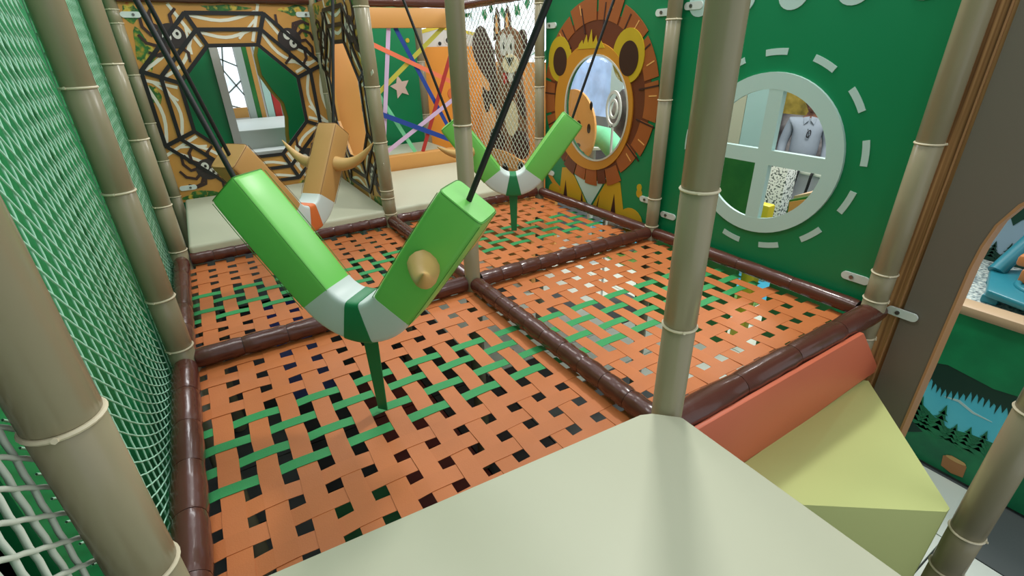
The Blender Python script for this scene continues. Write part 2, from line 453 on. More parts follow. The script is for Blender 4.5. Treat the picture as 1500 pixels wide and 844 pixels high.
post(0.765, -0.575, [0.10, -0.372, -0.545], 'khaki padded post at the lower right corner, against the lime step', r=0.043)

# ------------------------------------------------------------------ padded beams
def beam(a, b, n, r, label, name='padded_beam', m='brown'):
    a = Vector(a); b = Vector(b); L = (b - a).length; d = (b - a) / L
    t = thing(name, label, 'beam', a, math.atan2(d.y, d.x), 'brown padded beams of the play frame')
    h = L / n; kinds = []
    for v in range(3):
        k = 14; ring = []
        mb = MB(); prof = []
        for i in range(7):
            u = i / 6
            rr = r * (0.93 if i in (0, 6) else 1.0) + (R.uniform(-0.0016, 0.0016) if 0 < i < 6 else 0)
            prof.append((0.001 + u * (h - 0.002), rr))
        vs = []
        for (x, rr) in prof:
            for j in range(18):
                an = 2 * PI * j / 18
                q = rr + R.uniform(-0.0008, 0.0008)
                vs.append((x, q * math.cos(an), q * math.sin(an)))
        fs = [(i * 18 + j, i * 18 + (j + 1) % 18, (i + 1) * 18 + (j + 1) % 18, (i + 1) * 18 + j) for i in range(6) for j in range(18)]
        fs += [tuple(reversed(range(18))), tuple(6 * 18 + j for j in range(18))]
        mb.add(vs, fs)
        kinds.append(mb.mesh('vinyl_sleeve', m, 0.9))
    for i in range(n):
        link('vinyl_sleeve', kinds[i % 3], t, (i * h, 0, 0))
    MB().tube([(0.0, 0, 0), (L, 0, 0)], r * 0.9, 12).build('foam_core', 'dark', t)
    return t
beam((0, 0.03, 0), (0, 1.16, 0), 10, 0.037, 'brown beam between the two front nets, from the front post to the middle post')
beam((0, 1.24, 0), (0, 2.33, 0), 7, 0.037, 'brown beam between the two rear nets, mostly behind the front green swing')
beam((0.035, 0.0, 0), (1.24, 0.0, 0.004), 4, 0.046, 'thick brown front beam above the salmon flap')
beam((0.04, 1.2, 0), (1.17, 1.2, 0), 10, 0.036, 'brown beam between the two right nets, from the middle post to the right wall')
beam((-1.16, 1.2, 0), (-0.04, 1.2, 0), 7, 0.037, 'brown beam between the two left nets, passing under the front green swing')
beam((1.2, 0.05, 0), (1.2, 1.165, 0), 4, 0.034, 'brown beam along the foot of the round window panel')
beam((1.2, 1.235, 0), (1.2, 2.33, 0), 4, 0.034, 'brown beam along the foot of the lion panel')
beam((-1.195, -0.35, 0), (-1.195, 1.15, 0), 8, 0.042, 'brown beam along the left safety net beside the front net')
beam((-1.195, 1.25, 0), (-1.195, 2.32, 0), 5, 0.038, 'brown beam along the left safety net beside the rear net')
beam((-1.15, 2.36, 0), (-0.04, 2.36, 0), 10, 0.036, 'brown beam along the front of the left cream rear pad')
beam((0.04, 2.36, 0), (1.165, 2.36, 0), 12, 0.036, 'brown beam along the front of the right cream rear pad')
beam((-1.16, 3.5, 1.345), (-0.03, 3.5, 1.345), 4, 0.032, 'brown overhead beam above the spider web wall')
beam((0.03, 3.5, 1.345), (1.165, 3.5, 1.345), 4, 0.036, 'brown overhead beam above the frame of crossed straps')
beam((1.2, 2.40, 1.33), (1.2, 3.485, 1.33), 4, 0.034, 'brown overhead beam above the squirrel net')

# ------------------------------------------------------------------ woven floor nets
NZ = -0.040
def strap_mesh(length, cross, width, phase, sag, name, m, wob):
    """strap along +x from 0; cross = crossing centres; over at even (i+phase)"""
    pts = [(0.0, -0.004)]
    for i, c in enumerate(cross):
        s = 1 if (i + phase) % 2 == 0 else -1
        h = 0.0011 * s + R.uniform(-0.0004, 0.0004)
        pts.append((c - 0.026, h)); pts.append((c + 0.026, h))
    pts.append((length, -0.004))
    vs = []; fs = []
    for (x, h) in pts:
        u = x / length
        z = h - sag * 4 * u * (1 - u)
        wv = wob * math.sin(x * 37 + phase)
        vs += [(x, -width / 2 + wv, z), (x, width / 2 + wv, z), (x, width / 2 + wv, z - 0.0014), (x, -width / 2 + wv, z - 0.0014)]
    n = len(pts)
    for i in range(n - 1):
        for j in range(4):
            fs.append((i * 4 + j, i * 4 + (j + 1) % 4, (i + 1) * 4 + (j + 1) % 4, (i + 1) * 4 + j))
    fs += [(0, 1, 2, 3), ((n - 1) * 4 + 3, (n - 1) * 4 + 2, (n - 1) * 4 + 1, (n - 1) * 4)]
    return MB().add(vs, fs).mesh(name, m)
def woven(x0, x1, y0, y1, xs, ys, greens, label, sag=0.008):
    t = thing('woven_net', label, 'net', (x0, y0, NZ), 0, 'woven strap floors')
    W = x1 - x0; H = y1 - y0
    xc = [x - x0 for x in xs]; yc = [y - y0 for y in ys]
    cache = {}
    for k, y in enumerate(yc):      # straps along x; over where k + j is odd
        g = k in greens
        w = 0.039 if g else 0.056
        key = ('x', g, k % 2)
        if key not in cache:
            cache[key] = strap_mesh(W, xc, w, (k + 1) % 2, 0.0, 'strap', 'green_strap' if g else 'orange', 0.0012)
        yn = y / H
        dz = -sag * 4 * yn * (1 - yn)
        o = link('strap', cache[key], t, (0, y, dz + R.uniform(-0.0003, 0.0003)), (0, 0, R.uniform(-0.003, 0.003)))
        if g: o['label'] = 'green strap'
    for j, x in enumerate(xc):      # straps along y; over where k + j is even
        key = ('y', j % 2)
        if key not in cache:
            cache[key] = strap_mesh(H, yc, 0.056, j % 2, sag, 'strap', 'orange', 0.0012)
        link('strap', cache[key], t, (x, 0, R.uniform(-0.0003, 0.0003)), (0, 0, PI / 2 + R.uniform(-0.003, 0.003)))
    return t
XL = [-1.11 + 0.096 * k for k in range(12)]
XR = [0.06 + 0.0965 * k for k in range(12)]
YF = [0.03 + 0.0945 * k for k in range(13)]
YB = [1.25 + 0.0925 * k for k in range(12)]
woven(-1.19, -0.005, -0.02, 1.2, XL, YF, (5, 6, 7, 8), 'woven net of orange straps directly under the front lime swing, touching the cream platform', 0.006)
woven(0.005, 1.2, -0.0, 1.2, XR, YF, (5, 6, 7, 8), 'front right woven net beside the round window, white floor showing through its gaps', 0.014)
woven(-1.19, -0.005, 1.2, 2.36, XL, YB, (4, 5, 6, 7), 'rear left woven net under the tan horned swing', 0.006)
woven(0.005, 1.2, 1.2, 2.36, XR, YB, (4, 5, 6, 7), 'rear right woven net below the lion panel', 0.012)

# ------------------------------------------------------------------ cream platforms and pads
FZ = lambda a, b, t: Vector((a, b, t))
pf = MB().prism([(-1.13, 0.082), (-0.10, 0.010), (-0.068, -0.004), (-0.012, -0.060), (-0.022, -1.5), (-1.13, -1.5)], -0.034, 0.085, FZ).build('platform_pad', 'cream', None, 0.7, 0.006)
tag(pf, 'large cream padded platform in the foreground with a cut off corner at the post', 'platform')
pd = MB().box(-1.145, -0.012, 2.345, 3.49, -0.03, 0.075).build('floor_pad', 'cream', None, 0.7, 0.02, 3)
tag(pd, 'cream rear floor pad behind the tan swing, in front of the spider web wall', 'pad')
pd = MB().box(0.012, 1.16, 2.345, 3.42, -0.03, 0.075).build('floor_pad', 'cream', None, 0.7, 0.02, 3)
tag(pd, 'cream rear floor pad in front of the crossed straps frame', 'pad')

# ------------------------------------------------------------------ V-shaped hanging swings
def swing(c, th, dz, arm_m, band_m, seam_m, horn, horn_arm, straps, label, anchor=True, scale=1.0):
    t = thing('hanging_swing', label, 'swing', (c[0], c[1], NZ), th, 'V shaped foam swings over the nets')
    Z = lambda z: z + dz - NZ
    a = 0.931; w = 0.128 / 2; d = 0.114 / 2
    Q = (0.123, 0.373); E = (0.351, 0.679)
    ax = (math.cos(a), math.sin(a)); inn = (-math.sin(a), math.cos(a))
    Rr = 0.153; cz = 0.468
    prof = squircle(w, d, 24, 0.22)
    def fr(s, z, tx, tz, k=1.0):
        # section axes: in-plane normal and depth
        return (Vector((s, 0, Z(z))), Vector((-tz, 0, tx)) * k, Vector((0, 1, 0)) * k)
    for sg in (1, -1):
        frames = []
        L = math.hypot(E[0] - Q[0], E[1] - Q[1])
        for u, k in ((0, 0.985), (0.03, 1.0), (0.2, 1.02), (0.5, 1.03), (0.8, 1.02), (0.97, 1.0), (0.995, 0.975), (1.006, 0.93)):
            s = Q[0] + (E[0] - Q[0]) * u; z = Q[1] + (E[1] - Q[1]) * u
            frames.append(fr(sg * s, z, sg * ax[0], ax[1], k))
        arm = MB().sweep(frames, prof).build('arm', arm_m, t, 0.7)
        sm = MB()
        for (pa, pb) in ((w, -d), (w, d), (-w, -d), (-w, d)):
            pts = []
            for u in (0.0, 0.25, 0.5, 0.75, 0.985):
                k = 1.0 + 0.03 * math.sin(PI * u) - 0.012
                o, A, B = fr(sg * (Q[0] + (E[0] - Q[0]) * u), Q[1] + (E[1] - Q[1]) * u, sg * ax[0], ax[1], 1)
                pts.append(o + A * pa * k * 0.985 + B * pb * k * 0.985)
            sm.tube(pts, 0.0011, 5)
        o, A, B = fr(sg * E[0], E[1], sg * ax[0], ax[1], 0.985)
        loop = [o + A * p[0] + B * p[1] for p in squircle(w, d, 24, 0.22)]
        sm.tube(loop + [loop[0]], 0.0011, 5, False)
        sm.build('piping', seam_m, arm)
        if horn_arm == sg:
            u = 0.52
            s = sg * (Q[0] + (E[0] - Q[0]) * u); z = Q[1] + (E[1] - Q[1]) * u
            for side in (-1, 1):
                pts = []; rs = []
                for i in range(9):
                    v = i / 8
                    pts.append((s + horn[0] * v * horn[2], side * (d * 0.95 + horn[2] * v), Z(z) - 0.006 + horn[1] * v ** 2.0 - 0.012 * math.sin(PI * v)))
                    rs.append(horn[3] * ((1 - v) ** 0.7) + 0.0015)
                MB().tube(pts, rs, 14).build('horn', 'horn', t, 0.9)
    # rounded seat at the bottom of the V
    def arc(f0, f1, n, k):
        out = []
        for i in range(n + 1):
            an = f0 + (f1 - f0) * i / n
            s = Rr * math.sin(an); z = cz - Rr * math.cos(an)
            out.append(fr(s, z, math.cos(an), math.sin(an), k))
        return out
    MB().sweep(arc(-a, a, 16, 1.0), prof).build('seat', 'white_v', t, 0.7)
    MB().sweep(arc(-0.22, 0.22, 8, 1.03), prof).build('band', band_m, t, 0.7)
    if anchor:
        zb = cz - Rr - w * 1.02
        mb = MB()
        b0 = Z(zb) + 0.004
        mb.prism([(-0.017, 0.004), (0.017, 0.004), (0.026, b0), (-0.026, b0)], -0.0015, 0.0015, lambda x, z, q: Vector((x, q, z)))
        mb.build('anchor_strap', band_m if band_m != 'orange_band' else 'dark_band', t)
    Mi = Matrix.Rotation(-th, 3, 'Z')
    for (p0, p1) in straps:
        q0 = Mi @ (Vector(p0) - Vector((c[0], c[1], NZ))); q1 = Mi @ (Vector(p1) - Vector((c[0], c[1], NZ)))
        MB().tube([q0, q0 + (q1 - q0) * 0.5, q1], 0.0075, 8).build('hanging_strap', 'black_strap', t, 0.9)
    return t
def ends(c, th, dz, u1, u2):
    out = []
    for sg, top in ((-1, u1), (1, u2)):
        p0 = (c[0] + sg * 0.345 * math.cos(th), c[1] + sg * 0.345 * math.sin(th), 0.67 + dz)
        f = (1.62 - p0[2]) / (2.0 - p0[2])
        out.append((p0, tuple(p0[i] + (top[i] - p0[i]) * f for i in range(3))))
    return out
swing((-0.66, 0.58), -0.874, 0.0, 'lime', 'dark_band', 'seam', (0.55, 0.05, 0.15, 0.041), 1,
      ends((-0.66, 0.58), -0.874, 0.0, (-1.189, 1.213, 2.0), (-0.033, -0.169, 2.0)),
      'front lime green V shaped foam swing, nearest of the three, tan horn facing out')
swing((-0.6, 1.78), math.radians(42), -0.03, 'tan', 'orange_band', 'tan_seam', (0.14, 0.105, 0.215, 0.036), 1,
      ends((-0.6, 1.78), math.radians(42), -0.03, (-1.154, 1.281, 2.0), (-0.034, 2.289, 2.0)),
      'tan V shaped foam swing with two horns and an orange band on its white seat')
swing((0.6, 1.78), math.radians(150), -0.05, 'lime', 'dark_band', 'seam', (1.0, 0.06, 0.17, 0.034), 1,
      ends((0.6, 1.78), math.radians(150), -0.05, (1.30, 1.36, 2.0), (-0.082, 2.173, 2.0)),
      'rear lime green V shaped foam swing hanging before the lion panel and squirrel net')

# ------------------------------------------------------------------ right wall: window panel
def bracket(parent, F, u, v, ang=0.0, L=0.075):
    w = 0.034; pts = []
    for i in range(9):
        a = PI / 2 + PI * i / 8; pts.append((-L / 2 + w / 2 * math.cos(a), w / 2 * math.sin(a)))
    for i in range(9):
        a = -PI / 2 + PI * i / 8; pts.append((L / 2 + w / 2 * math.cos(a), w / 2 * math.sin(a)))
    ca, sa = math.cos(ang), math.sin(ang)
    pts = [(u + x * ca - y * sa, v + x * sa + y * ca) for x, y in pts]
    b = MB().prism(pts, 0.0, 0.008, F).build('bracket', 'bracket', parent, 0.7)
    MB().prism(ell(u + L * 0.18 * ca, v, 0.008, 0.008, 12), 0.008, 0.013, F).build('bolt', 'bolt', b)
    return b
F = FX(1.243)
t = thing('window_panel', 'green play wall panel with a round white cross window', 'wall panel', (1.235, 0.6, -0.03))
def build_in(t, fn):   # geometry given in world space, stored relative to the thing
    pass
def part(mb, name, m, parent, smooth=None, bevel=None):
    p = parent; off = Vector((0, 0, 0))
    while p is not None:
        off += Vector(p.location); p = p.parent
    mb.v = [tuple(Vector(v) - off) for v in mb.v]
    return mb.build(name, m, parent, smooth, bevel)
def wbracket(t, F, u, v, ang=0.0):
    off = Vector(t.location)
    G = lambda a, b, q: F(a, b, q) - off
    return bracket(t, G, u, v, ang)
WC = (0.627, 0.527)
N = 64
angs = [2 * PI * i / N for i in range(N)]
hole = [(WC[0] + 0.30 * math.cos(a), WC[1] + 0.30 * math.sin(a)) for a in angs]
part(MB().ring(rect_loop(angs, WC[0], WC[1], 0.02, 1.197, -0.03, 1.6), hole, -0.018, 0.0, F), 'board', 'green_wall', t, 0.6)
mb = MB().ring(ell(*WC, 0.357, 0.357, N), ell(*WC, 0.288, 0.288, N), 0.0, 0.014, F)
part(mb, 'window_ring', 'mint', t, 0.6)
mb = MB()
mb.prism([(0.58, 0.235), (0.645, 0.235), (0.645, 0.82), (0.58, 0.82)], -0.016, 0.0135, F)
mb.prism([(0.335, 0.495), (0.58, 0.495), (0.58, 0.56), (0.335, 0.56)], -0.016, 0.0135, F)
mb.prism([(0.645, 0.495), (0.918, 0.495), (0.918, 0.56), (0.645, 0.56)], -0.016, 0.0135, F)
part(mb, 'window_cross', 'mint', t)
for (y, z) in ((0.652, 0.964), (0.441, 0.918), (0.287, 0.791), (0.204, 0.602), (0.222, 0.402), (0.327, 0.228), (0.504, 0.12), (0.708, 0.107), (1.051, 0.546), (0.90, 0.205), (1.01, 0.34), (0.99, 0.76), (0.84, 0.905)):
    a = math.atan2(z - 0.535, y - 0.627)
    da = 0.115
    pts = [(0.627 + q * math.cos(b), 0.535 + q * math.sin(b)) for q, bs in ((0.415, (a - da, a - da / 2, a, a + da / 2, a + da)), (0.441, (a + da, a + da / 2, a, a - da / 2, a - da))) for b in bs]
    part(MB().prism(pts, 0.0, 0.003, F), 'dash_mark', 'mint', t)
for y in (1.085, 0.86, 0.627, 0.393, 0.165):
    pts = [(y - 0.062, 1.6), (y - 0.062, 1.17)] + [(y - 0.062 * math.cos(b), 1.17 - 0.055 * math.sin(b)) for b in [PI * i / 12 for i in range(13)]] + [(y + 0.062, 1.17), (y + 0.062, 1.6)]
    part(MB().prism(pts, 0.0, 0.004, F), 'scallop', 'mint', t)
wbracket(t, F, 0.108, 0.105, 0.0); wbracket(t, F, 1.122, 0.112, 0.0); wbracket(t, F, 1.12, 1.165, 0.0)
part(MB().prism([(1.045, 0.50), (1.06, 0.50), (1.06, 0.59), (1.045, 0.59)], 0.0, 0.003, F), 'dash_mark', 'mint', t)

# ------------------------------------------------------------------ right wall: lion panel
t = thing('lion_panel', 'green play panel with a cartoon lion around an oval clear bubble', 'wall panel', (1.235, 1.8, -0.03))
MC = (1.80, 0.637)
hole = [(MC[0] + 0.30 * math.cos(a), MC[1] + 0.317 * math.sin(a)) for a in angs]
part(MB().ring(rect_loop(angs, MC[0], MC[1], 1.203, 2.345, -0.03, 1.6), hole, -0.018, 0.0, F), 'board', 'green_wall', t, 0.6)
C0 = (1.81, 0.70)
part(MB().ring(ell(C0[0], C0[1], 0.475, 0.485, N), ell(MC[0], MC[1], 0.31, 0.325, N), 0.0, 0.003, F), 'mane_ring', 'mane_dark', t)
def wedge(a0, a1, r0, r1, cut=0.02):
    pts = [(C0[0] + r0 * math.cos(b), C0[1] + r0 * math.sin(b)) for b in [a0 + (a1 - a0) * i / 6 for i in range(7)]]
    pts += [(C0[0] + r1 * math.cos(b), C0[1] + r1 * math.sin(b)) for b in [a1 - (a1 - a0) * i / 6 for i in range(7)]]
    return pts
tuft = [(62, 88, .44, .565), (90, 112, .44, .575), (38, 60, .44, .545), (114, 138, .44, .55), (12, 36, .43, .535), (-14, 10, .42, .53), (-36, -16, .40, .53), (140, 164, .43, .535), (166, 190, .43, .53), (192, 214, .42, .52), (216, 236, .36, .50),
        (-58, -38, .37, .51)]
for i, (d0, d1, r0, r1) in enumerate(tuft):
    a0, a1 = math.radians(d0), math.radians(d1)
    w = part(MB().prism(wedge(a0, a1, r0, r1), 0.003, 0.006, F), 'mane_tuft', 'mane_mid', t)
    am = (a0 + a1) / 2 + (0.05 if i % 2 else -0.06)
    p0 = (C0[0] + (r1 - 0.07) * math.cos(am), C0[1] + (r1 - 0.07) * math.sin(am)); p1 = (C0[0] + (r1 - 0.012) * math.cos(am), C0[1] + (r1 - 0.012) * math.sin(am))
    part(MB().prism(bar(p0, p1, 0.007, 0, F, 0), 0.006, 0.0072, F), 'highlight', 'hilite', w)
for dgr in range(0, 360, 24):
    a = math.radians(dgr + 1)
    p0 = (C0[0] + 0.385 * math.cos(a), C0[1] + 0.385 * math.sin(a)); p1 = (C0[0] + 0.53 * math.cos(a), C0[1] + 0.53 * math.sin(a))
    if 220 < dgr < 320: continue
    part(MB().prism(bar(p0, p1, 0.009, 0, F, 0), 0.003, 0.0078, F), 'mane_line', 'mane_line', t)
beard = [(238, 252), (253, 262), (263, 276), (277, 289), (290, 303), (304, 318)]
for i, (d0, d1) in enumerate(beard):
    part(MB().prism(wedge(math.radians(d0), math.radians(d1), 0.44, 0.53 if i % 2 else 0.545), 0.003, 0.007, F), 'mane_tuft', 'mane_mid' if i in (0, 2, 3) else 'mane_dark', t)
outer = []
for a in angs:
    k = 0.375 + 0.02 * max(0, -math.sin(a)) ** 2
    outer.append((1.84 + k * math.cos(a), 0.64 + 0.385 * math.sin(a)))
part(MB().ring(outer, ell(MC[0], MC[1], 0.30, 0.317, N), 0.003, 0.012, F), 'face_ring', 'lion_face', t)
for (y, z, rx, rz) in ((2.175, 0.925, 0.122, 0.138), (1.535, 0.945, 0.126, 0.143)):
    e = part(MB().prism(ell(y, z, rx, rz), 0.003, 0.0105, F), 'ear', 'lion_ear', t)
    part(MB().prism(ell(y - 0.008, z - 0.012, rx * 0.6, rz * 0.64), 0.0105, 0.013, F), 'ear_inner', 'lion_ear_in', e)
fp = []
for i, (dy, h) in enumerate(((-0.085, 0.0), (-0.04, 0.028), (0.005, 0.062), (0.05, 0.034), (0.09, 0.006))):
    fp.append((1.85 + dy - 0.0, 1.03 + h)); fp.append((1.85 + dy + 0.03, 1.01))
fp = [(1.73, 0.99)] + fp + [(1.98, 0.985)]
part(MB().prism(fp, 0.0125, 0.0145, F), 'forelock', 'lion_ear', t)
part(MB().prism([(2.13, 0.215), (2.16, 0.0), (1.83, 0.0), (1.98, 0.17), (2.05, 0.23)], 0.001, 0.0028, F), 'lion_leg', 'lion_body', t)
part(MB().prism([(1.53, 0.225), (1.47, 0.0), (1.79, 0.0), (1.66, 0.20)], 0.001, 0.0028, F), 'lion_leg', 'lion_body', t)
part(MB().prism([(1.985, 0.19), (1.81, -0.0), (1.655, 0.23), (1.8, 0.165)], 0.0028, 0.004, F), 'chest', 'mint', t)
part(MB().prism([(2.11, 0.0), (2.085, 0.13), (2.06, 0.0)], 0.0028, 0.0038, F), 'leg_mark', 'mane_line', t)
part(MB().prism([(1.55, 0.0), (1.575, 0.14), (1.60, 0.0)], 0.0028, 0.0038, F), 'leg_mark', 'mane_line', t)
part(MB().prism([(1.88, 0.0), (1.90, 0.09), (1.91, 0.0)], 0.0028, 0.0038, F), 'leg_mark', 'mane_line', t)
part(MB().prism([(1.73, 0.0), (1.715, 0.1), (1.745, 0.0)], 0.0028, 0.0038, F), 'leg_mark', 'mane_line', t)
part(MB().prism(ell(2.22, 0.02, 0.07, 0.06, 20), 0.0028, 0.005, F), 'paw', 'lion_body', t)
part(MB().prism(ell(1.41, 0.0, 0.10, 0.085, 20), 0.0028, 0.005, F), 'paw', 'lion_body', t)
part(ribbon_quads(MB(), [(2.31, 0.21), (2.28, 0.13), (2.22, 0.08), (2.14, 0.045)], [0.03, 0.04, 0.04, 0.03], 0.001, 0.0034, F), 'tail', 'lion_face', t)
part(MB().prism(ell(1.365, 0.225, 0.02, 0.022, 14), 0.0, 0.003, F), 'leaf_mark', 'lion_ear', t)
part(MB().prism(ell(1.362, 0.19, 0.024, 0.026, 14), 0.0, 0.0025, F), 'leaf_mark', 'lion_body', t)
mb = MB(); vs = []; fs = []
for i in range(9):
    f = i / 8 * PI / 2
    for j in range(40):
        a = 2 * PI * j / 40
        p = F(MC[0] + 0.298 * math.cos(f) * math.cos(a), MC[1] + 0.315 * math.cos(f) * math.sin(a), 0.002 - 0.0 + 0.07 * math.sin(f))
        vs.append(p)
fs = [(i * 40 + j, i * 40 + (j + 1) % 40, (i + 1) * 40 + (j + 1) % 40, (i + 1) * 40 + j) for i in range(8) for j in range(40)]
part(mb.add(vs, fs), 'bubble', 'acrylic', t, 3.0)
part(MB().ring(ell(*MC, 0.303, 0.32, N), ell(*MC, 0.292, 0.309, N), 0.012, 0.015, F), 'bubble_rim', 'chrome', t)
wbracket(t, F, 1.295, 0.165, 0.0); wbracket(t, F, 1.305, 1.148, 0.0); wbracket(t, F, 2.28, 1.13, 0.0); wbracket(t, F, 2.28, 0.15, 0.0)

# ------------------------------------------------------------------ salmon flap and lime step
fl = MB().prism([(0.0, 0.0), (1.01, 0.0), (1.30, -0.285), (1.17, -0.285), (0.0, -0.34)], 0.0, 0.018, FY(-0.046)).build('beam_flap', 'fascia', None, 0.7, 0.004)
tag(fl, 'salmon orange vinyl flap hanging below the thick front beam', 'flap')
st = MB().prism([(-0.02, -0.07), (1.19, -0.055), (1.205, -0.07), (0.728, -0.522), (0.706, -0.522), (0.3, -0.22), (0.035, -0.05), (0.03, -0.07)], GZ + 0.0, -0.3, FZ).build('corner_step', 'step', None, 0.9, 0.03, 5)
tag(st, 'olive lime padded corner step below the salmon flap', 'step')

# ------------------------------------------------------------------ grey arch panel with plywood trim
t = thing('plywood_trim', 'wood grain plywood strip right of the green window wall', 'trim board', (1.27, -0.085, GZ))
part(MB().box(1.262, 1.30, -0.082, -0.012, GZ, TOP), 'board', 'ply', t)
part(MB().box(1.256, 1.261, -0.070, -0.064, GZ, TOP), 'veneer_line', 'ply_reveal', t)
wbracket(t, FX(1.249), -0.085, 0.02, 0.0)
F = FX(1.27)
t = thing('arch_panel', 'tall grey panel with a wood edged arched opening at the far right', 'wall panel', (1.27, -0.6, GZ))
arch = [(-0.218, GZ), (-0.218, 0.26), (-0.224, 0.35), (-0.238, 0.43), (-0.272, 0.51), (-0.332, 0.58), (-0.432, 0.64), (-0.58, 0.66), (-0.7, 0.64), (-0.8, 0.58), (-0.86, 0.51), (-0.894, 0.43), (-0.908, 0.35), (-0.914, 0.26), (-0.914, GZ)]
grey = [(-0.083, GZ), (-0.083, 0.3), (-0.083, 0.39), (-0.083, 0.47), (-0.083, 0.55), (-0.083, 1.0), (-0.083, TOP), (-0.58, TOP), (-1.1, TOP), (-1.1, 0.62), (-1.1, 0.55), (-1.1, 0.47), (-1.1, 0.39), (-1.1, 0.30), (-1.1, GZ)]
def strip(A, B, t0, t1, F):
    mb = MB()
    for i in range(len(A) - 1): mb.prism([A[i], B[i], B[i + 1], A[i + 1]], t0, t1, F)
    return mb
part(strip(grey, arch, 0.0, 0.016, F), 'board', 'grey_panel', t)
inner = [(p[0] + (-0.008 if p[0] > -0.58 else 0.008), p[1] - (0.008 if p[1] > 0.5 else 0)) for p in arch]
part(strip(arch, inner, -0.07, 0.018, F), 'arch_edge', 'ply_reveal', t)

# ------------------------------------------------------------------ mural wall, ledge, toy corner to the right
F = FX(2.14)
t = thing('mural_wall', 'low forest mural wall seen through the arch, with a beige padded top', 'mural', (2.14, -0.6, GZ))
part(MB().prism([(0.5, GZ), (-1.6, GZ), (-1.6, -0.27), (0.5, -0.27)], -0.05, 0.0, F), 'sky_board', 'sky_print', t)
cj = [(0.5, -0.27), (0.5, -0.72)]
y = 0.45; R2 = random.Random(3)
while y > -1.5:
    b = -0.66 + 0.04 * math.sin(y * 9) + 0.025 * math.sin(y * 23 + 1); cj.append((y, b - 0.03 - R2.uniform(0, 0.03))); y -= 0.006
    cj.append((y, b + R2.uniform(-0.005, 0.012))); y -= 0.010; cj.append((y, b - 0.012)); y -= 0.008
cj += [(-1.6, -0.68), (-1.6, -0.27)]
def fill_below(mb, pts, ztop, t0, t1, F):
    for (a, b) in zip(pts[:-1], pts[1:]):
        mb.prism([(a[0], ztop), a, b, (b[0], ztop)], t0, t1, F)
    return mb
edge = [p for p in cj[1:-1]]
part(fill_below(MB(), edge, -0.5, 0.0, 0.002, F), 'canopy_shade', 'tree_dark', t)
part(MB().prism([(0.5, -0.27), (0.5, -0.60), (0.1, -0.63), (-0.1, -0.57), (-0.3, -0.60), (-0.6, -0.56), (-1.6, -0.6), (-1.6, -0.27)], 0.002, 0.004, F), 'canopy', 'canopy', t)
def conifer(y, z0, h, w, m, t0):
    mb = MB()
    for k in range(5):
        zz = z0 + h * k / 5.6; ww = w * (1 - k / 5.6)
        mb.prism([(y - ww, zz), (y - ww * 0.55, zz + 0.01), (y, zz + h * 0.32), (y + ww * 0.55, zz + 0.01), (y + ww, zz)], t0, t0 + 0.002, F)
    return part(mb, 'conifer_print', m, t)
part(fill_below(MB(), [(0.5, -0.84), (0.1, -0.86), (-0.04, -0.84), (-0.12, -0.89), (-0.2, -0.93), (-0.3, -0.9), (-0.4, -0.89), (-0.6, -0.85), (-1.6, -0.9)], GZ, 0.0, 0.0024, F), 'hill_print', 'tree_mid', t)
for (y, z0, h, w) in ((-0.06, -1.0, 0.19, 0.07), (-0.165, -1.0, 0.20, 0.075), (-0.235, -1.02, 0.14, 0.06), (-0.29, -1.0, 0.14, 0.06), (-0.35, -1.0, 0.16, 0.06), (-0.48, -0.98, 0.16, 0.06), (0.05, -1.0, 0.2, 0.07), (-0.11, -1.02, 0.14, 0.06)):
    conifer(y, z0, h, w, 'tree_mid', 0.0026)
part(MB().prism([(0.2, -1.02), (-0.05, -0.98), (-0.12, -1.02), (-0.04, -1.08), (0.2, -1.08)], 0.003, 0.005, F), 'bush_print', 'tree_dark', t)
part(MB().prism([(-0.24, -1.10), (-0.27, -1.075), (-0.33, -1.08), (-0.345, -1.10), (-0.35, -1.17), (-0.30, -1.18), (-0.25, -1.165)], 0.003, 0.006, F), 'stump_print', 'stump', t)
part(MB().prism(ell(-0.295, -1.088, 0.045, 0.012, 16), 0.006, 0.007, F), 'stump_top', 'horn', t)
part(MB().prism(ribbon2([(-0.14, -0.755), (-0.2, -0.745), (-0.27, -0.775), (-0.35, -0.78)], [0.004, 0.014, 0.012, 0.003]), 0.0, 0.0015, F), 'cloud_print', 'wall_pale', t)
part(MB().box(2.11, 2.23, -1.6, 0.5, -0.27, -0.215), 'padded_rim', 'rim', t, 0.7, 0.018)
tf = MB().box(2.232, 2.995, -1.6, 0.5, -0.32, -0.245).build('toy_platform', 'pebble'); tag(tf, 'pebble patterned raised floor carrying the teal toy beyond the arch', 'platform')
F = FX(2.998)
t = thing('far_mural', 'forest mural board standing behind the teal toy beyond the arch', 'mural', (3.0, -0.5, -0.25))
part(MB().prism([(0.5, -0.33), (-1.6, -0.33), (-1.6, 1.2), (0.5, 1.2)], -0.04, 0.0, F), 'sky_board', 'pale_sky', t)
part(fill_below(MB(), [(0.5, 0.02), (0.3, 0.05), (0.2, -0.0)] + [(0.12 - 0.03 * i, 0.02 + 0.03 * math.sin(i * 2.3)) for i in range(30)] + [(-1.6, 0.1)], 1.2, 0.0, 0.003, F), 'canopy', 'tree_dark', t)
part(MB().prism([(0.5, 0.2), (0.1, 0.12), (-0.1, 0.14), (-0.4, 0.1), (-1.6, 0.2), (-1.6, 1.2), (0.5, 1.2)], 0.003, 0.006, F), 'canopy', 'canopy', t)
part(fill_below(MB(), [(0.5, -0.18), (0.1, -0.17), (0.02, -0.22), (-0.1, -0.20), (-0.2, -0.15), (-0.6, -0.2), (-1.6, -0.15)], -0.33, 0.0, 0.003, F), 'hill_print', 'tree_dark', t)
for (y, h) in ((0.03, 0.13), (-0.03, 0.10), (0.1, 0.12)):
    conifer(y, -0.24, h, 0.05, 'tree_dark', 0.004)
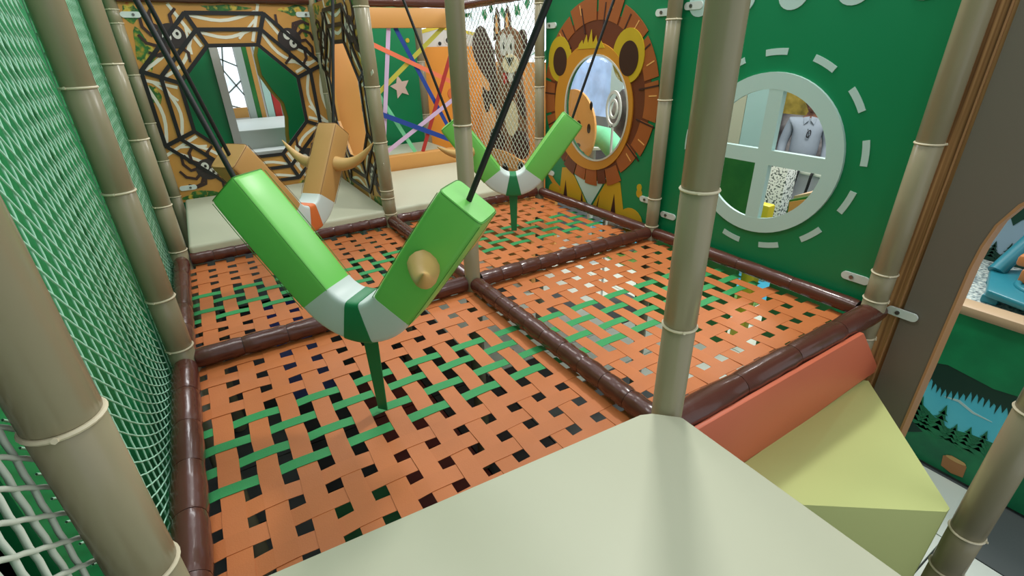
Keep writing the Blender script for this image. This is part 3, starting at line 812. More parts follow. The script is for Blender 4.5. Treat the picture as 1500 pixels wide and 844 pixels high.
# the teal toy
t = thing('ride_on_toy', 'teal plastic toy base with an orange seat on the pebble floor', 'toy', (2.45, -0.28, -0.245))
FT = lambda a, b, q: Vector((a, b, q))
mb = MB().prism([(2.28, -0.09), (2.62, 0.0), (2.75, -0.12), (2.62, -0.6), (2.4, -0.62), (2.22, -0.3)], -0.205, -0.165, FT)
part(mb, 'base', 'teal', t, 0.7, 0.012)
for (x, y) in ((2.33, -0.11), (2.28, -0.33), (2.6, -0.05), (2.55, -0.5)):
    part(MB().box(x - 0.035, x + 0.035, y - 0.035, y + 0.035, -0.245, -0.2), 'foot', 'teal', t, 0.7, 0.01)
part(MB().torus(0.12, 0.016, (2.5, -0.27, -0.165), 28, 8), 'base_ring', 'teal', t, 1.2)
part(MB().tube([(2.60, -0.03, -0.17), (2.72, -0.06, -0.06), (2.8, -0.09, 0.05), (2.82, -0.15, 0.16), (2.8, -0.25, 0.2)], [0.04, 0.038, 0.034, 0.03, 0.022], 10), 'handle', 'teal', t, 1.0)
part(MB().box(2.50, 2.60, -0.26, -0.14, -0.165, -0.09), 'seat', 'toy_orange', t, 0.7, 0.012)
part(MB().box(2.53, 2.61, -0.2, -0.1, -0.09, -0.03), 'backrest', 'toy_orange', t, 0.7, 0.015)
cb = MB().prism([(2.2, -0.56), (2.5, -0.5), (2.6, -0.9), (2.25, -0.95)], GZ, GZ + 0.3, FT).build('soft_block', 'olive', None, 0.7, 0.02); 

tag(cb, 'olive yellow soft block at the right edge, low behind the corner post', 'block')
cb.location = (-0.0, -0.0, 0)

# ------------------------------------------------------------------ left side: safety nets over green panels
def safety_net(x, y0, y1, z0, z1, label, m='net_green', r=0.0020, sp=0.05, vs_=0.047, s0=0.42, s1=0.95):
    mb = MB(); n = int((y1 - y0) / sp)
    slope = lambda z: s1 * min(1.0, max(0.08, s0 + (z - z0) / 0.55))
    lines = []
    z = z0 + 0.02
    starts = []
    while z < z1 + (y1 - y0) * 0.9:
        starts.append(z); z += vs_
    for zs in starts:
        zz = zs; pts = []
        for i in range(n * 2 + 1):
            y = y0 + (y1 - y0) * i / (n * 2)
            if z0 - 0.01 <= zz <= z1: pts.append((x + 0.002 * math.sin(i * PI), y, zz + 0.0015 * (i % 2)))
            zz -= slope(zz) * (y1 - y0) / (n * 2)
        if len(pts) > 1: mb.tube(pts, r, 5, False)
    for i in range(n + 1):
        y = y0 + (y1 - y0) * (i + 0.3) / (n + 0.6)
        pts = []
        k = int((z1 - z0) / (vs_ / 2))
        for j in range(k + 1):
            zz = z1 - (z1 - z0) * j / k
            pts.append((x - 0.003, y - 0.05 * (1 - zz / z1) + 0.003 * (j % 2), zz))
        mb.tube(pts, r * 1.1, 5, False)
    o = mb.build('safety_net', m, None, 1.5)
    tag(o, label, 'net', 'pale cord safety nets on the left')
    return o
safety_net(-1.2435, 0.04, 1.17, -0.03, 1.5, 'pale green safety net between the two nearest left posts')
safety_net(-1.2435, 1.23, 2.33, -0.03, 1.5, 'pale green safety net strip between the second and third left posts', r=0.0019)
safety_net(-1.2435, 2.39, 3.5, -0.03, 1.4, 'narrow far strip of pale green safety net before the spider web wall', r=0.0019)
safety_net(-1.228, -0.9, 0.02, -0.25, 1.1, 'coarse whitish safety net at the lower left corner, in front of the nearest post', 'net_white', r=0.0036, sp=0.036, vs_=0.05, s0=2.0, s1=0.9)
for (y0, y1, lab) in ((-2.0, -0.20, 'green soft wall panel behind the coarse net in the lower left corner'), (0.13, 1.19, 'green soft wall panel behind the nearest pale green net'), (1.21, 2.35, 'green soft wall panel behind the second net bay'), (2.37, 3.53, 'green soft wall panel behind the far net bay')):
    g = MB().box(-1.36, -1.315, y0, y1, -0.4, 1.9).build('soft_wall_panel', 'green_soft', None, 0.7, 0.01)
    tag(g, lab, 'wall panel', 'green soft panels of the left wall')

# ------------------------------------------------------------------ spider web panels
def spider_panel(t, F, u0, u1, mirror, cx, cz):
    part_ = lambda mb, n, m, p=t, s=None: part(mb, n, m, p, s)
    O8 = lambda r, k: (cx + r * math.cos(PI / 8 + k * PI / 4), cz + r * math.sin(PI / 8 + k * PI / 4))
    n = 64
    an = [2 * PI * i / n for i in range(n)]
    def octr(a, r):
        k = (a % (PI / 4)); q = r * math.cos(PI / 8) / math.cos(((a) % (PI / 4)) - (PI / 8) if False else ((a + PI / 8) % (PI / 4)) - PI / 8)
        return q
    def octr(a, r):      # octagon with vertices at 22.5 + 45k degrees
        b = (a + PI / 8) % (PI / 4) - PI / 8
        return r * math.cos(PI / 8) / math.cos(b)
    hole = [(cx + octr(a, 0.405) * math.cos(a), cz + octr(a, 0.405) * math.sin(a)) for a in an]
    part_(MB().ring(rect_loop(an, cx, cz, u0, u1, 0.05, 1.32), hole, -0.018, 0.0, F), 'board', 'spider_board')
    # leaf prints in the corners and along the rim
    for (pu, pv, w, h) in ((u0 + 0.055, 1.26, .05, .055), (u0 + 0.06, 1.05, 0.05, 0.11), (u0 + 0.13, 0.085, 0.12, 0.03), (u0 + 0.04, 0.78, 0.03, 0.06), (u1 - 0.1, 1.28, 0.09, 0.03), (u1 - 0.05, 1.18, 0.04, 0.06), (u1 - 0.04, 0.42, 0.035, 0.08), (cx, 1.29, 0.14, 0.018), (u1 - 0.2, 0.08, 0.1, 0.025)):
        pts = [(min(u1, max(u0, pu + w * (1 + 0.25 * math.sin(3 * b + pu * 9)) * math.cos(b))), min(1.318, max(0.052, pv + h * (1 + 0.22 * math.sin(4 * b + pv * 7)) * math.sin(b)))) for b in [2 * PI * i / 22 for i in range(22)]]
        part_(MB().prism(pts, 0.0, 0.0015, F), 'leaf_print', 'leafprint')
    # white web lines: scalloped arcs between spokes
    mb = MB()
    for k in range(8):
        a0 = PI / 8 + k * PI / 4 + 0.08; a1 = a0 + PI / 4
        for r in (0.50, 0.61):
            pts = []
            for i in range(9):
                f = i / 8; a = a0 + (a1 - a0) * f
                rr = octr(a, r) - 0.055 * math.sin(PI * f) + 0.02
                pts.append((cx + rr * math.cos(a), cz + rr * math.sin(a)))
            ribbon_quads(mb, pts, 0.020, 0.0, 0.002, F)
        e = O8(0.42, k); q = (cx + 0.70 * math.cos(a0), cz + 0.70 * math.sin(a0))
        ribbon_quads(mb, [(cx + 0.42 * math.cos(a0), cz + 0.42 * math.sin(a0)), q], 0.020, 0.0, 0.0025, F)
        am = a0 + 0.11
        ribbon_quads(mb, [(cx + 0.42 * math.cos(a0 + .2), cz + 0.42 * math.sin(a0 + .2)), (cx + 0.56 * math.cos(a0), cz + 0.56 * math.sin(a0))], 0.014, 0.0, 0.0022, F)
    mb.v = [(max(min(v[0], 99), -99), v[1], min(v[2], 1.318) if v[2] > 0 else v[2]) for v in mb.v]
    part_(mb, 'web_print', 'web')
    for k in range(8):
        for r, w in ((0.41, 0.024), (0.515, 0.024), (0.62, 0.024)):
            a, b = O8(r, k), O8(r, k + 1)
            part_(MB().prism(bar(a, b, w, 0, F, 0), 0.003, 0.010, F), 'web_bar', 'blackbar')
        part_(MB().prism(bar(O8(0.40, k), O8(0.628, k), 0.026, 0, F, 0), 0.0028, 0.0105, F), 'web_bar', 'blackbar')
    for i, (su, sv, rot) in enumerate(((cx - 0.345, cz + 0.44, 0.7), (cx + 0.375, cz + 0.41, -0.6), (cx - 0.36, cz - 0.425, -0.4), (cx + 0.34, cz - 0.43, 0.4))):
        body = part_(MB().prism(ell(su, sv, 0.080, 0.074, 24), 0.0026, 0.006, F), 'spider', 'spider')
        ca, sa = math.cos(rot), math.sin(rot)
        for (ex, ey) in ((-0.026, 0.014), (0.030, -0.012)):
            px, py = su + ex * ca - ey * sa, sv + ex * sa + ey * ca
            part_(MB().prism(ell(px, py, 0.025, 0.029, 16), 0.006, 0.008, F), 'eye', 'eye', body)
            part_(MB().prism(ell(px + 0.003, py + 0.002, 0.009, 0.011, 10), 0.008, 0.009, F), 'pupil', 'pupil', body)
        mb = MB()
        sgn = -1 if su < cx else 1
        for k in range(4):
            a = (PI if sgn < 0 else 0) + (-0.9 + 0.6 * k)
            for s2 in (1,):
                p0 = (su + 0.05 * math.cos(a), sv + 0.05 * math.sin(a))
                p1 = (su + 0.11 * math.cos(a + 0.25), sv + 0.11 * math.sin(a + 0.25))
                p2 = (su + 0.155 * math.cos(a - 0.05), sv + 0.155 * math.sin(a - 0.05))
                p3 = (su + 0.18 * math.cos(a - 0.35), sv + 0.18 * math.sin(a - 0.35))
                q = [(min(u1 - 0.005, max(u0 + 0.005, x)), min(1.31, max(0.06, z))) for x, z in (p0, p1, p2, p3)]
                ribbon_quads(mb, q, [0.020, 0.021, 0.020, 0.016], 0.0024, 0.0052, F)
            a2 = a + (PI / 2 if k < 2 else -PI / 2) * 0.0 + (1.9 if k % 2 else -1.9) * 0.55
            q = [(su + 0.05 * math.cos(a2), sv + 0.05 * math.sin(a2)), (su + 0.12 * math.cos(a2 + 0.2), sv + 0.12 * math.sin(a2 + 0.2)), (su + 0.17 * math.cos(a2), sv + 0.17 * math.sin(a2))]
            q = [(min(u1 - 0.005, max(u0 + 0.005, x)), min(1.31, max(0.06, z))) for x, z in q]
            ribbon_quads(mb, q, [0.019, 0.020, 0.015], 0.0024, 0.0050, F)
        part_(mb, 'spider_legs', 'spider_leg', body)
F = FY(3.51)
t = thing('spider_web_wall', 'amber wall panel with a black octagon web and four spiders, facing the viewer', 'wall panel', (-0.58, 3.51, 0.05))
spider_panel(t, F, -1.16, -0.035, 1, -0.58, 0.687)
wbracket(t, F, -1.11, 1.247); wbracket(t, F, -0.075, 1.255); wbracket(t, F, -1.10, 0.15)
t = thing('spider_web_wall', 'spider web divider panel seen edge on between the two rear pads', 'wall panel', (0.0, 2.94, 0.05))
F = lambda u, z, q: Vector((-0.009 - q, u, z))
spider_panel(t, F, 2.41, 3.475, 1, 2.94, 0.687)
# ------------------------------------------------------------------ frame with crossed straps
t = thing('strap_frame', 'amber box frame strung with crossed coloured straps at the back', 'frame', (0.62, 3.52, 0.05))
part(MB().box(0.04, 1.165, 3.47, 3.53, 1.165, 1.305), 'frame_board', 'amber_board', t, 0.7, 0.004)
part(MB().box(0.04, 1.165, 3.43, 3.53, 0.045, 0.19), 'frame_board', 'amber_board', t, 0.7, 0.004)
part(MB().box(0.04, 0.235, 3.48, 3.53, 0.19, 1.165), 'frame_board', 'amber_board', t, 0.7, 0.004)
part(MB().box(1.06, 1.165, 3.48, 3.53, 0.19, 1.165), 'frame_board', 'amber_board', t, 0.7, 0.004)
def fstrap(a, b, m, yy, w=0.034):
    mb = MB(); mb.prism(bar(a, b, w, 0, None, 0), 0.0, 0.003, FY(yy))
    return part(mb, 'strap', m, t)
fstrap((0.545, 1.17), (0.36, 0.19), 'rope_lilac', 3.50)
fstrap((0.27, 0.60), (1.06, 1.20), 'rope_yellow', 3.512)
fstrap((0.23, 1.13), (1.07, 0.74), 'rope_coral', 3.496)
fstrap((0.60, 1.17), (1.03, 0.30), 'rope_blue', 3.506)
fstrap((1.10, 1.05), (0.72, 0.19), 'rope_red', 3.490)
fstrap((0.40, 0.68), (0.66, 0.19), 'rope_mint', 3.518)
fstrap((0.38, 0.22), (1.10, 0.63), 'rope_lilac', 3.486)
fstrap((0.24, 0.60), (1.05, 0.24), 'rope_blue', 3.480, 0.04)
o = MB().box(0.45, 1.06, 3.62, 4.2, GZ, 0.155).build('ledge_pad', 'cream', None, 0.7, 0.015); tag(o, 'beige ledge behind the bottom board of the crossed straps frame', 'pad')
# things behind the crossed straps
F = FY(4.3)
t = thing('star_board', 'dark green board with a pale star behind the crossed straps', 'board', (0.8, 4.3, 0.0))
part(MB().prism([(0.45, GZ), (1.08, GZ), (1.08, 1.6), (0.45, 1.6)], -0.02, 0.0, F), 'board', 'green_wall', t)
pts = [(0.875 + (0.105 if i % 2 == 0 else 0.05) * math.cos(PI / 2 + i * PI / 5 + 0.2), 0.68 + (0.115 if i % 2 == 0 else 0.055) * math.sin(PI / 2 + i * PI / 5 + 0.2)) for i in range(10)]
part(MB().prism(pts, 0.0, 0.006, F), 'star', 'star', t)
part(MB().prism(ell(1.0, 1.09, 0.02, 0.02, 14), 0.0, 0.006, F), 'knob', 'lion_ear', t)
post(1.13, 4.345, [0.9, 0.4], 'thin khaki post behind the crossed straps, right of the star board', r=0.045)
F = FY(4.6)
t = thing('orange_board', 'bright orange board behind the right half of the crossed straps', 'board', (1.5, 4.6, 0.0))
part(MB().prism([(1.20, -0.2), (1.95, -0.2), (1.95, 1.03), (1.20, 1.03)], -0.02, 0.0, F), 'board', 'orange_board', t)
part(MB().prism(ell(1.58, 0.56, 0.06, 0.06, 20), 0.0, 0.006, F), 'disc', 'orange_band', t)
t = thing('giraffe_board', 'pale yellow board with round dots above the orange board', 'board', (1.45, 4.66, 1.0))
F = FY(4.66)
part(MB().prism([(1.05, 1.0), (1.95, 1.0), (1.95, 1.15), (1.5, 1.22), (1.05, 1.10)], -0.02, 0.0, F), 'board', 'eye', t)
part(MB().prism([(1.05, 1.10), (1.5, 1.20), (1.95, 1.13), (1.95, 1.16), (1.5, 1.24), (1.05, 1.13)], 0.0, 0.004, F), 'top_band', 'yellow', t)
for (x, z, r) in ((1.60, 1.09, 0.035), (1.69, 1.10, 0.035), (1.50, 1.06, 0.025), (1.25, 1.05, 0.03)):
    e = part(MB().prism(ell(x, z, r * 1.3, r * 1.3, 16), 0.0, 0.004, F), 'dot_ring', 'eye', t)
    part(MB().prism(ell(x, z, r * 0.75, r * 0.75, 14), 0.004, 0.008, F), 'dot', 'pupil', e)
t = thing('mosaic_board', 'patchwork printed board seen through the divider panel', 'board', (0.28, 3.95, 0.1))
part(MB().box(0.10, 0.40, 3.9, 3.92, GZ, 1.2), 'board', 'mosaic', t)
part(MB().prism(bar((0.1, 0.62), (0.39, 0.54), 0.05, 0, None, 0), 0.0, 0.006, FY(3.9)), 'band', 'rope_navy', t)

# ------------------------------------------------------------------ squirrel net and squirrel cutout
mb = MB()
y0, y1, z0, z1 = 2.40, 3.485, 0.10, 1.30
sp = 0.058; h = z1 - z0
k = -int(h / sp / 1.6) - 2
def clipseg(ya, za, yb, zb):
    # clip to y range
    if ya > yb: ya, za, yb, zb = yb, zb, ya, za
    if yb < y0 or ya > y1: return None
    if ya < y0: f = (y0 - ya) / (yb - ya); ya, za = y0, za + (zb - za) * f
    if yb > y1: f = (y1 - ya) / (yb - ya); yb, zb = y1, za + (zb - za) * f
    return ya, za, yb, zb
run = h * 0.95
n = int((y1 - y0 + run) / sp) + 1
for i in range(n + 1):
    for s in (1, -1):
        ya = y0 - run + i * sp; seg = clipseg(ya, z0 if s > 0 else z1, ya + run, z1 if s > 0 else z0)
        if seg: mb.tube([(1.2 + 0.002 * s, seg[0], seg[1]), (1.2 + 0.002 * s, seg[2], seg[3])], 0.0022, 5, False)
o = mb.build('safety_net', 'net_white', None, 1.5)
tag(o, 'white diamond net in front of the squirrel cutout', 'net')
F = FX(1.6)
t = thing('squirrel_cutout', 'brown cartoon squirrel cutout standing behind the white diamond net', 'cutout', (1.6, 3.4, 0.05))
def flat(pts, n, m, t0, t1, p=None): return part(MB().prism(pts, t0, t1, F), n, m, p or t, 0.5)
flat([(4.09, 1.10), (4.02, 1.17), (3.93, 1.20), (3.84, 1.17), (3.77, 1.08), (3.69, 0.98), (3.66, 0.82), (3.66, 0.5), (3.72, 0.45), (3.80, 0.70), (3.92, 0.78), (4.06, 0.89), (4.11, 1.0)], 'tail', 'squirrel_dark', -0.012, 0.0)
flat([(3.59, 0.86), (3.64, 0.66), (3.66, 0.39), (3.72, 0.2), (3.62, 0.08), (3.2, 0.08), (3.10, 0.25), (3.13, 0.51), (3.19, 0.80)], 'body', 'squirrel', 0.0, 0.014)
flat(ell(3.38, 0.99, 0.235, 0.175, 28), 'head', 'squirrel', 0.014, 0.026)
for (pts, inn) in (([(3.66, 1.06), (3.635, 1.24), (3.59, 1.33), (3.545, 1.27), (3.53, 1.1)], [(3.61, 1.12), (3.60, 1.22), (3.585, 1.27), (3.565, 1.22), (3.56, 1.12)]), ([(3.47, 1.12), (3.445, 1.28), (3.40, 1.33), (3.36, 1.26), (3.34, 1.12)], [(3.43, 1.15), (3.42, 1.24), (3.40, 1.28), (3.385, 1.23), (3.38, 1.15)])):
    e = flat(pts, 'ear', 'squirrel_dark', 0.004, 0.014)
    flat(inn, 'ear_inner', 'peach', 0.014, 0.018, e)
flat(ell(3.17, 1.06, 0.07, 0.08, 18), 'cheek', 'squirrel_dark', 0.006, 0.02)
for (y, z) in ((3.455, 1.03), (3.335, 1.02)):
    e = flat(ell(y, z, 0.062, 0.092, 20), 'eye', 'eye', 0.026, 0.032)
    flat(ell(y - 0.012, z - 0.01, 0.012, 0.03, 12), 'pupil', 'pupil', 0.032, 0.035, e)
sn = flat(ell(3.335, 0.875, 0.13, 0.075, 24), 'snout', 'cream_print', 0.026, 0.04)
flat([(3.40, 0.925), (3.27, 0.925), (3.335, 0.855)], 'nose', 'pupil', 0.04, 0.05, sn)
flat([(3.375, 0.80), (3.30, 0.80), (3.31, 0.735), (3.335, 0.72), (3.37, 0.735)], 'tooth', 'eye', 0.026, 0.038, sn)
flat([(3.49, 0.79), (3.43, 0.80), (3.42, 0.72), (3.46, 0.70)], 'tongue', 'red_print', 0.014, 0.03)
flat(ell(3.365, 0.41, 0.115, 0.16, 26), 'belly', 'cream_print', 0.014, 0.02)
flat([(3.60, 0.72), (3.66, 0.66), (3.80, 0.62), (3.88, 0.66), (3.90, 0.58), (3.84, 0.42), (3.79, 0.44), (3.76, 0.52), (3.68, 0.50)], 'arm', 'squirrel_dark', 0.014, 0.026)
flat([(3.22, 0.66), (3.14, 0.60), (3.12, 0.44), (3.2, 0.46), (3.25, 0.56)], 'arm', 'squirrel_dark', 0.014, 0.026)
flat(ell(3.64, 0.19, 0.13, 0.11, 22), 'foot', 'squirrel_dark', 0.02, 0.034)
flat(ell(3.2, 0.19, 0.14, 0.13, 22), 'foot', 'squirrel_dark', 0.02, 0.034)
o = MB().box(1.51, 1.58, 2.95, 4.15, GZ, 0.05).build('plinth', 'peach'); tag(o, 'pale orange plinth under the squirrel cutout', 'plinth')
t = thing('orange_bench', 'orange bench board with round dark holes at the squirrel feet', 'board', (1.5, 3.5, -0.2))
F = FX(1.48)
part(MB().prism([(4.1, GZ), (4.1, 0.02), (3.95, 0.11), (3.35, 0.12), (2.9, 0.06), (2.9, GZ)], -0.02, 0.0, F), 'board', 'peach', t)
for (y, z) in ((3.68, 0.04), (3.33, -0.04), (3.05, 0.02)):
    e = part(MB().prism(ell(y, z, 0.055, 0.055, 18), 0.0, 0.004, F), 'hole_ring', 'slate', t)
    part(MB().prism(ell(y, z, 0.035, 0.035, 14), 0.004, 0.007, F), 'hole', 'pupil', e)
ob = MB().box(2.2, 2.24, 3.5, 6.2, GZ, 0.86).build('backdrop_board', 'peach'); tag(ob, 'pale orange backdrop board behind the squirrel cutout', 'board')
bw = MB().box(2.9, 2.93, 4.7, 8.5, 0.75, 2.2).build('bright_display', 'bright'); tag(bw, 'bright bluish window above the squirrel backdrop board', 'window')
t = thing('garland', 'green leaf garland hanging along the bright window top behind the squirrel', 'garland', (2.1, 4.5, 1.2))
for s in range(46):
    y = 3.5 + s * 0.045; zz = (1.36 if s % 2 else 0.98) + R.uniform(-0.06, 0.05); x = 2.1 + R.uniform(-0.04, 0.04); a = R.uniform(0, 6.28)
    mb = MB(); d = Vector((R.uniform(-.3, .3), math.cos(a), math.sin(a))).normalized() * 0.07; nn = Vector((0.02, -math.sin(a) * 0.022, math.cos(a) * 0.022))
    p = Vector((x, y, zz))
    mb.add([p - d, p + nn, p + d, p - nn], [(0, 1, 2), (0, 2, 3)])
    part(mb, 'leaf', 'garland', t)

# ------------------------------------------------------------------ things seen through the spider octagon
t = thing('green_side_board', 'green board with a pale edge on the left behind the octagon opening', 'board', (-0.9, 4.2, 0.0))
part(MB().box(-1.45, -0.70, 4.2, 4.22, -0.2, 1.7), 'board', 'green_wall', t)
part(MB().box(-0.70, -0.64, 4.17, 4.23, -0.2, 1.7), 'edge_trim', 'greypost', t)
t = thing('wavy_board', 'green board with a wavy left edge behind the octagon opening', 'board', (-0.15, 4.2, 0.0))
prf = [(-0.18, 1.7), (-0.30, 1.15), (-0.36, 1.0), (-0.36, 0.85), (-0.30, 0.72), (-0.235, 0.62), (-0.225, 0.5), (-0.25, 0.36), (-0.26, 0.2), (-0.24, -0.2)]
F = FY(4.2)
part(strip(prf, [(0.25, z) for (_, z) in prf], -0.02, 0.0, F), 'board', 'green_wall', t)
part(strip([(x - 0.028, z) for x, z in prf], prf, -0.03, -0.005, F), 'edge_trim', 'olive', t)
t = thing('lattice_window', 'bright window with crossed grey lattice bars behind the octagon opening', 'window', (-0.5, 5.5, 0.45))
part(MB().box(-0.80, -0.425, 5.5, 5.52, 0.45, 1.7), 'pane', 'bright', t)
F = FY(5.5)
for (a, b) in (((-0.62, 1.0), (-0.42, 0.90)), ((-0.62, 0.98), (-0.42, 0.62)), ((-0.5, 1.15), (-0.6, 0.66)), ((-0.6, 0.62), (-0.42, 0.76)), ((-0.66, 0.56), (-0.42, 0.47))):
    part(MB().prism(bar(a, b, 0.014, 0, None, 0), 0.0, 0.012, F), 'lattice_bar', 'lattice', t)
part(MB().box(-0.80, -0.425, 5.465, 5.52, 0.40, 0.50), 'sill', 'amber_board', t)
for (x0, x1, m, lab) in ((-0.415, -0.345, 'greypost', 'pale grey board beside the lattice window'), (-0.345, -0.30, 'leafgreen', 'narrow green board right of the lattice window'), (-0.30, -0.255, 'amber_board', 'narrow tan board right of the lattice window'), (-0.235, -0.165, 'mint', 'white upright board behind the octagon opening'), (-0.16, -0.09, 'redpost', 'red upright board behind the octagon opening'), (-0.08, 0.02, 'wall_pale', 'pale teal upright board behind the wavy green board')):
    o = MB().box(x0 + 0.001, x1 - 0.001, 5.475, 5.53, -0.2 if m != 'amber_board' else 0.3, 1.9).build('upright_board', m); tag(o, lab, 'board')
o = MB().box(-1.2, 0.3, 4.44, 5.40, GZ, 0.395).build('step_pad', 'greypost', None, 0.7, 0.02); tag(o, 'upper pale grey step pad beyond the octagon opening, under the lattice window', 'pad')
o = MB().box(-1.2, 0.3, 4.25, 4.43, GZ, 0.23).build('step_pad', 'greypost', None, 0.7, 0.02); tag(o, 'lower pale step pad beyond the octagon opening', 'pad')

# ------------------------------------------------------------------ things seen through the lion bubble
F = FX(2.0)
t = thing('orange_face_cutout', 'round orange animal face cutout seen through the lion bubble', 'cutout', (2.0, 2.85, 0.2))
part(MB().prism(ell(2.95, 0.33, 0.31, 0.33, 32), 0.0, 0.02, F), 'face', 'peach', t)
for (y, z, a, b) in ((2.86, 0.36, 0.028, 0.045), (2.72, 0.35, 0.02, 0.04), (2.70, 0.54, 0.016, 0.035), (2.86, 0.19, 0.03, 0.018), (2.80, 0.13, 0.03, 0.012)):
    part(MB().prism(ell(y, z, a, b, 16), 0.02, 0.026, F), 'face_mark', 'pupil', t)
t = thing('snowy_panel', 'blue snowy backlit panel seen through the lion bubble', 'panel', (3.4, 4.2, 0.2))
part(MB().box(3.4, 3.44, 3.92, 5.8, 0.2, 1.9), 'panel', 'bluewin', t)
o = MB().box(3.1, 3.25, 3.50, 3.70, GZ, 1.9).build('white_column', 'wall_pale'); tag(o, 'pale column right of the snowy panel seen through the lion bubble', 'column')
o = MB().prism([(3.48, -1.2), (3.48, 0.3), (3.40, 0.52), (3.3, 0.6), (3.2, 0.5), (3.1, -1.2)], 0.0, 0.2, FX(3.1)).build('rock_board', 'rockprint', None, 0.7, 0.02); tag(o, 'grey rock shaped board at the right rim of the lion bubble', 'board')
mb = MB()
for (ro, ri) in ((0.11, 0.09), (0.06, 0.045)):
    mb.ring(ell(2.46, 0.53, ro * 0.8, ro * 1.3), ell(2.46, 0.53, ri * 0.8, ri * 1.3), 0.0, 0.015, FX(2.02))
mb.box(2.005, 2.02, 2.453, 2.467, GZ, 0.40)
o = mb.build('ring_reflection', 'eye'); tag(o, 'solid white double ring imitating a ring light reflected in the lion bubble', 'reflection')  # reflection of a ring light, put in as solid white rings on a rod
mb = MB().tube([(2.3, 2.98, 0.22), (2.3, 2.86, 0.22), (2.3, 2.66, 0.10), (2.3, 2.5, -0.05)], 0.10, 16)
o = mb.build('teal_roller', 'rope_mint', None, 1.0); tag(o, 'curved mint green soft roller seen through the lion bubble', 'roller')
t = thing('round_table', 'white round low table at the bottom of the lion bubble view', 'table', (2.5, 3.25, GZ))
part(MB().lathe([(0.20, 0), (0.22, 0.01), (0.22, 0.03), (0.2, 0.04)], 28, (2.5, 3.25, 0.06)), 'table_top', 'plainwhite', t, 0.8)
part(MB().lathe([(0.15, 0), (0.03, 0.04), (0.03, 1.26)], 20, (2.5, 3.25, GZ)), 'leg', 'greypost', t, 0.8)

# ------------------------------------------------------------------ things seen through the round window
t = thing('partition', 'cream and pale blue partition behind the left half of the round window', 'partition', (2.2, 1.6, GZ))
part(MB().box(2.2, 2.23, 1.40, 2.2, 0.33, 1.7), 'cream_panel', 'wall_cream', t)
part(MB().box(2.2, 2.23, 1.23, 1.395, 0.33, 1.7), 'pale_panel', 'wall_pale', t)
part(MB().box(2.195, 2.235, 1.23, 2.2, GZ, 0.325), 'green_panel', 'leafgreen', t)
o = MB().box(3.55, 3.72, 1.76, 2.3, GZ, -0.03).build('speckled_block', 'speckle', None, 0.7, 0.01); tag(o, 'white speckled block behind the lower right window quarter', 'block')
t = thing('counter', 'white counter standing in front of the man beyond the window', 'counter', (3.95, 1.7, GZ))
part(MB().box(3.8, 4.1, 0.9, 1.9, GZ, -0.13), 'body', 'counter', t)
part(MB().box(3.77, 4.13, 0.87, 1.93, -0.13, -0.10), 'worktop', 'plainwhite', t, 0.7, 0.004)
o = MB().box(2.36, 2.44, 1.18, 1.29, GZ, -0.05).build('yellow_post_pad', 'yellow', None, 0.7, 0.012); tag(o, 'yellow padded upright at the bottom of the round window view', 'post')
t = thing('soft_ramp', 'green sided soft ramp with peach top at the bottom of the round window', 'ramp', (2.5, 1.0, GZ))
FR_ = lambda y, z, q: Vector((2.45 + q, y, z))
part(MB().prism([(1.10, GZ), (1.10, 0.0), (0.55, 0.24), (0.55, GZ)], 0.0, 0.5, FR_), 'green_side', 'leafgreen', t)
part(MB().prism([(1.10, 0.0), (1.10, 0.02), (0.55, 0.26), (0.55, 0.24)], 0.0, 0.42, lambda y, z, q: Vector((2.50 + q, y, z))), 'peach_top', 'rim', t)
part(MB().prism([(1.09, -0.01), (0.99, 0.03), (0.93, -0.06), (1.03, -0.17), (1.08, -0.12)], -0.012, 0.0, FR_), 'peach_panel', 'peach', t)
t = thing('rock_mural', 'mural of grey rocks below yellow foliage behind the man', 'mural', (6.1, 2.8, GZ))
part(MB().box(6.1, 6.15, 0.5, 5.5, GZ, 0.08), 'rock_print', 'rockprint', t)
part(MB().box(6.1, 6.15, 0.5, 5.5, 0.08, 2.0), 'foliage_print', 'foliage_print', t)

# the man beyond the window: one skinned body, clothes, face
MX, MY = 5.26, 2.575
man = thing('person', 'man in a light grey shirt with sunglasses hung at his chest, beyond the round window', 'person', (MX, MY, GZ), math.atan2(-0.71 - MY, -0.94 - MX) + PI / 2)
man.scale = (0.93, 0.93, 0.93)
# local frame: faces -y, x to his left
def skinned(name, pts, edges, rad, m, parent, levels=2):
    me = bpy.data.meshes.new(name); me.from_pydata(pts, edges, [])
    tmp = bpy.data.objects.new(name + '_tmp', me); COL.objects.link(tmp)
    sk = tmp.modifiers.new('skin', 'SKIN'); sk.use_smooth_shade = True
    for v, r in zip(me.skin_vertices[0].data, rad):
        v.radius = r if isinstance(r, tuple) else (r, r)
    me.skin_vertices[0].data[0].use_root = True
    sb = tmp.modifiers.new('sub', 'SUBSURF'); sb.levels = levels; sb.render_levels = levels
    dg = bpy.context.evaluated_depsgraph_get(); dg.update()
    out = bpy.data.meshes.new_from_object(tmp.evaluated_get(dg)); out.name = name
    bpy.data.objects.remove(tmp)
    out.materials.clear(); out.materials.append(M[m])
    for p in out.polygons: p.use_smooth = True
    return link(name, out, parent)
P = [(0, 0, 0.98), (0, -0.02, 1.12), (0, -0.01, 1.28), (0, 0, 1.42), (0, 0, 1.50), (0, -0.015, 1.58),
     (0.10, 0, 0.92), (0.11, 0.0, 0.50), (0.12, 0.02, 0.08), (0.13, -0.12, 0.03),
     (-0.10, 0, 0.92), (-0.11, 0.0, 0.50), (-0.12, 0.02, 0.08), (-0.13, -0.12, 0.03),
     (0.19, 0, 1.42), (0.25, 0.02, 1.15), (0.25, -0.05, 0.92), (0.25, -0.08, 0.84),
     (-0.19, 0, 1.42), (-0.25, 0.02, 1.15), (-0.25, -0.05, 0.92), (-0.25, -0.08, 0.84)]
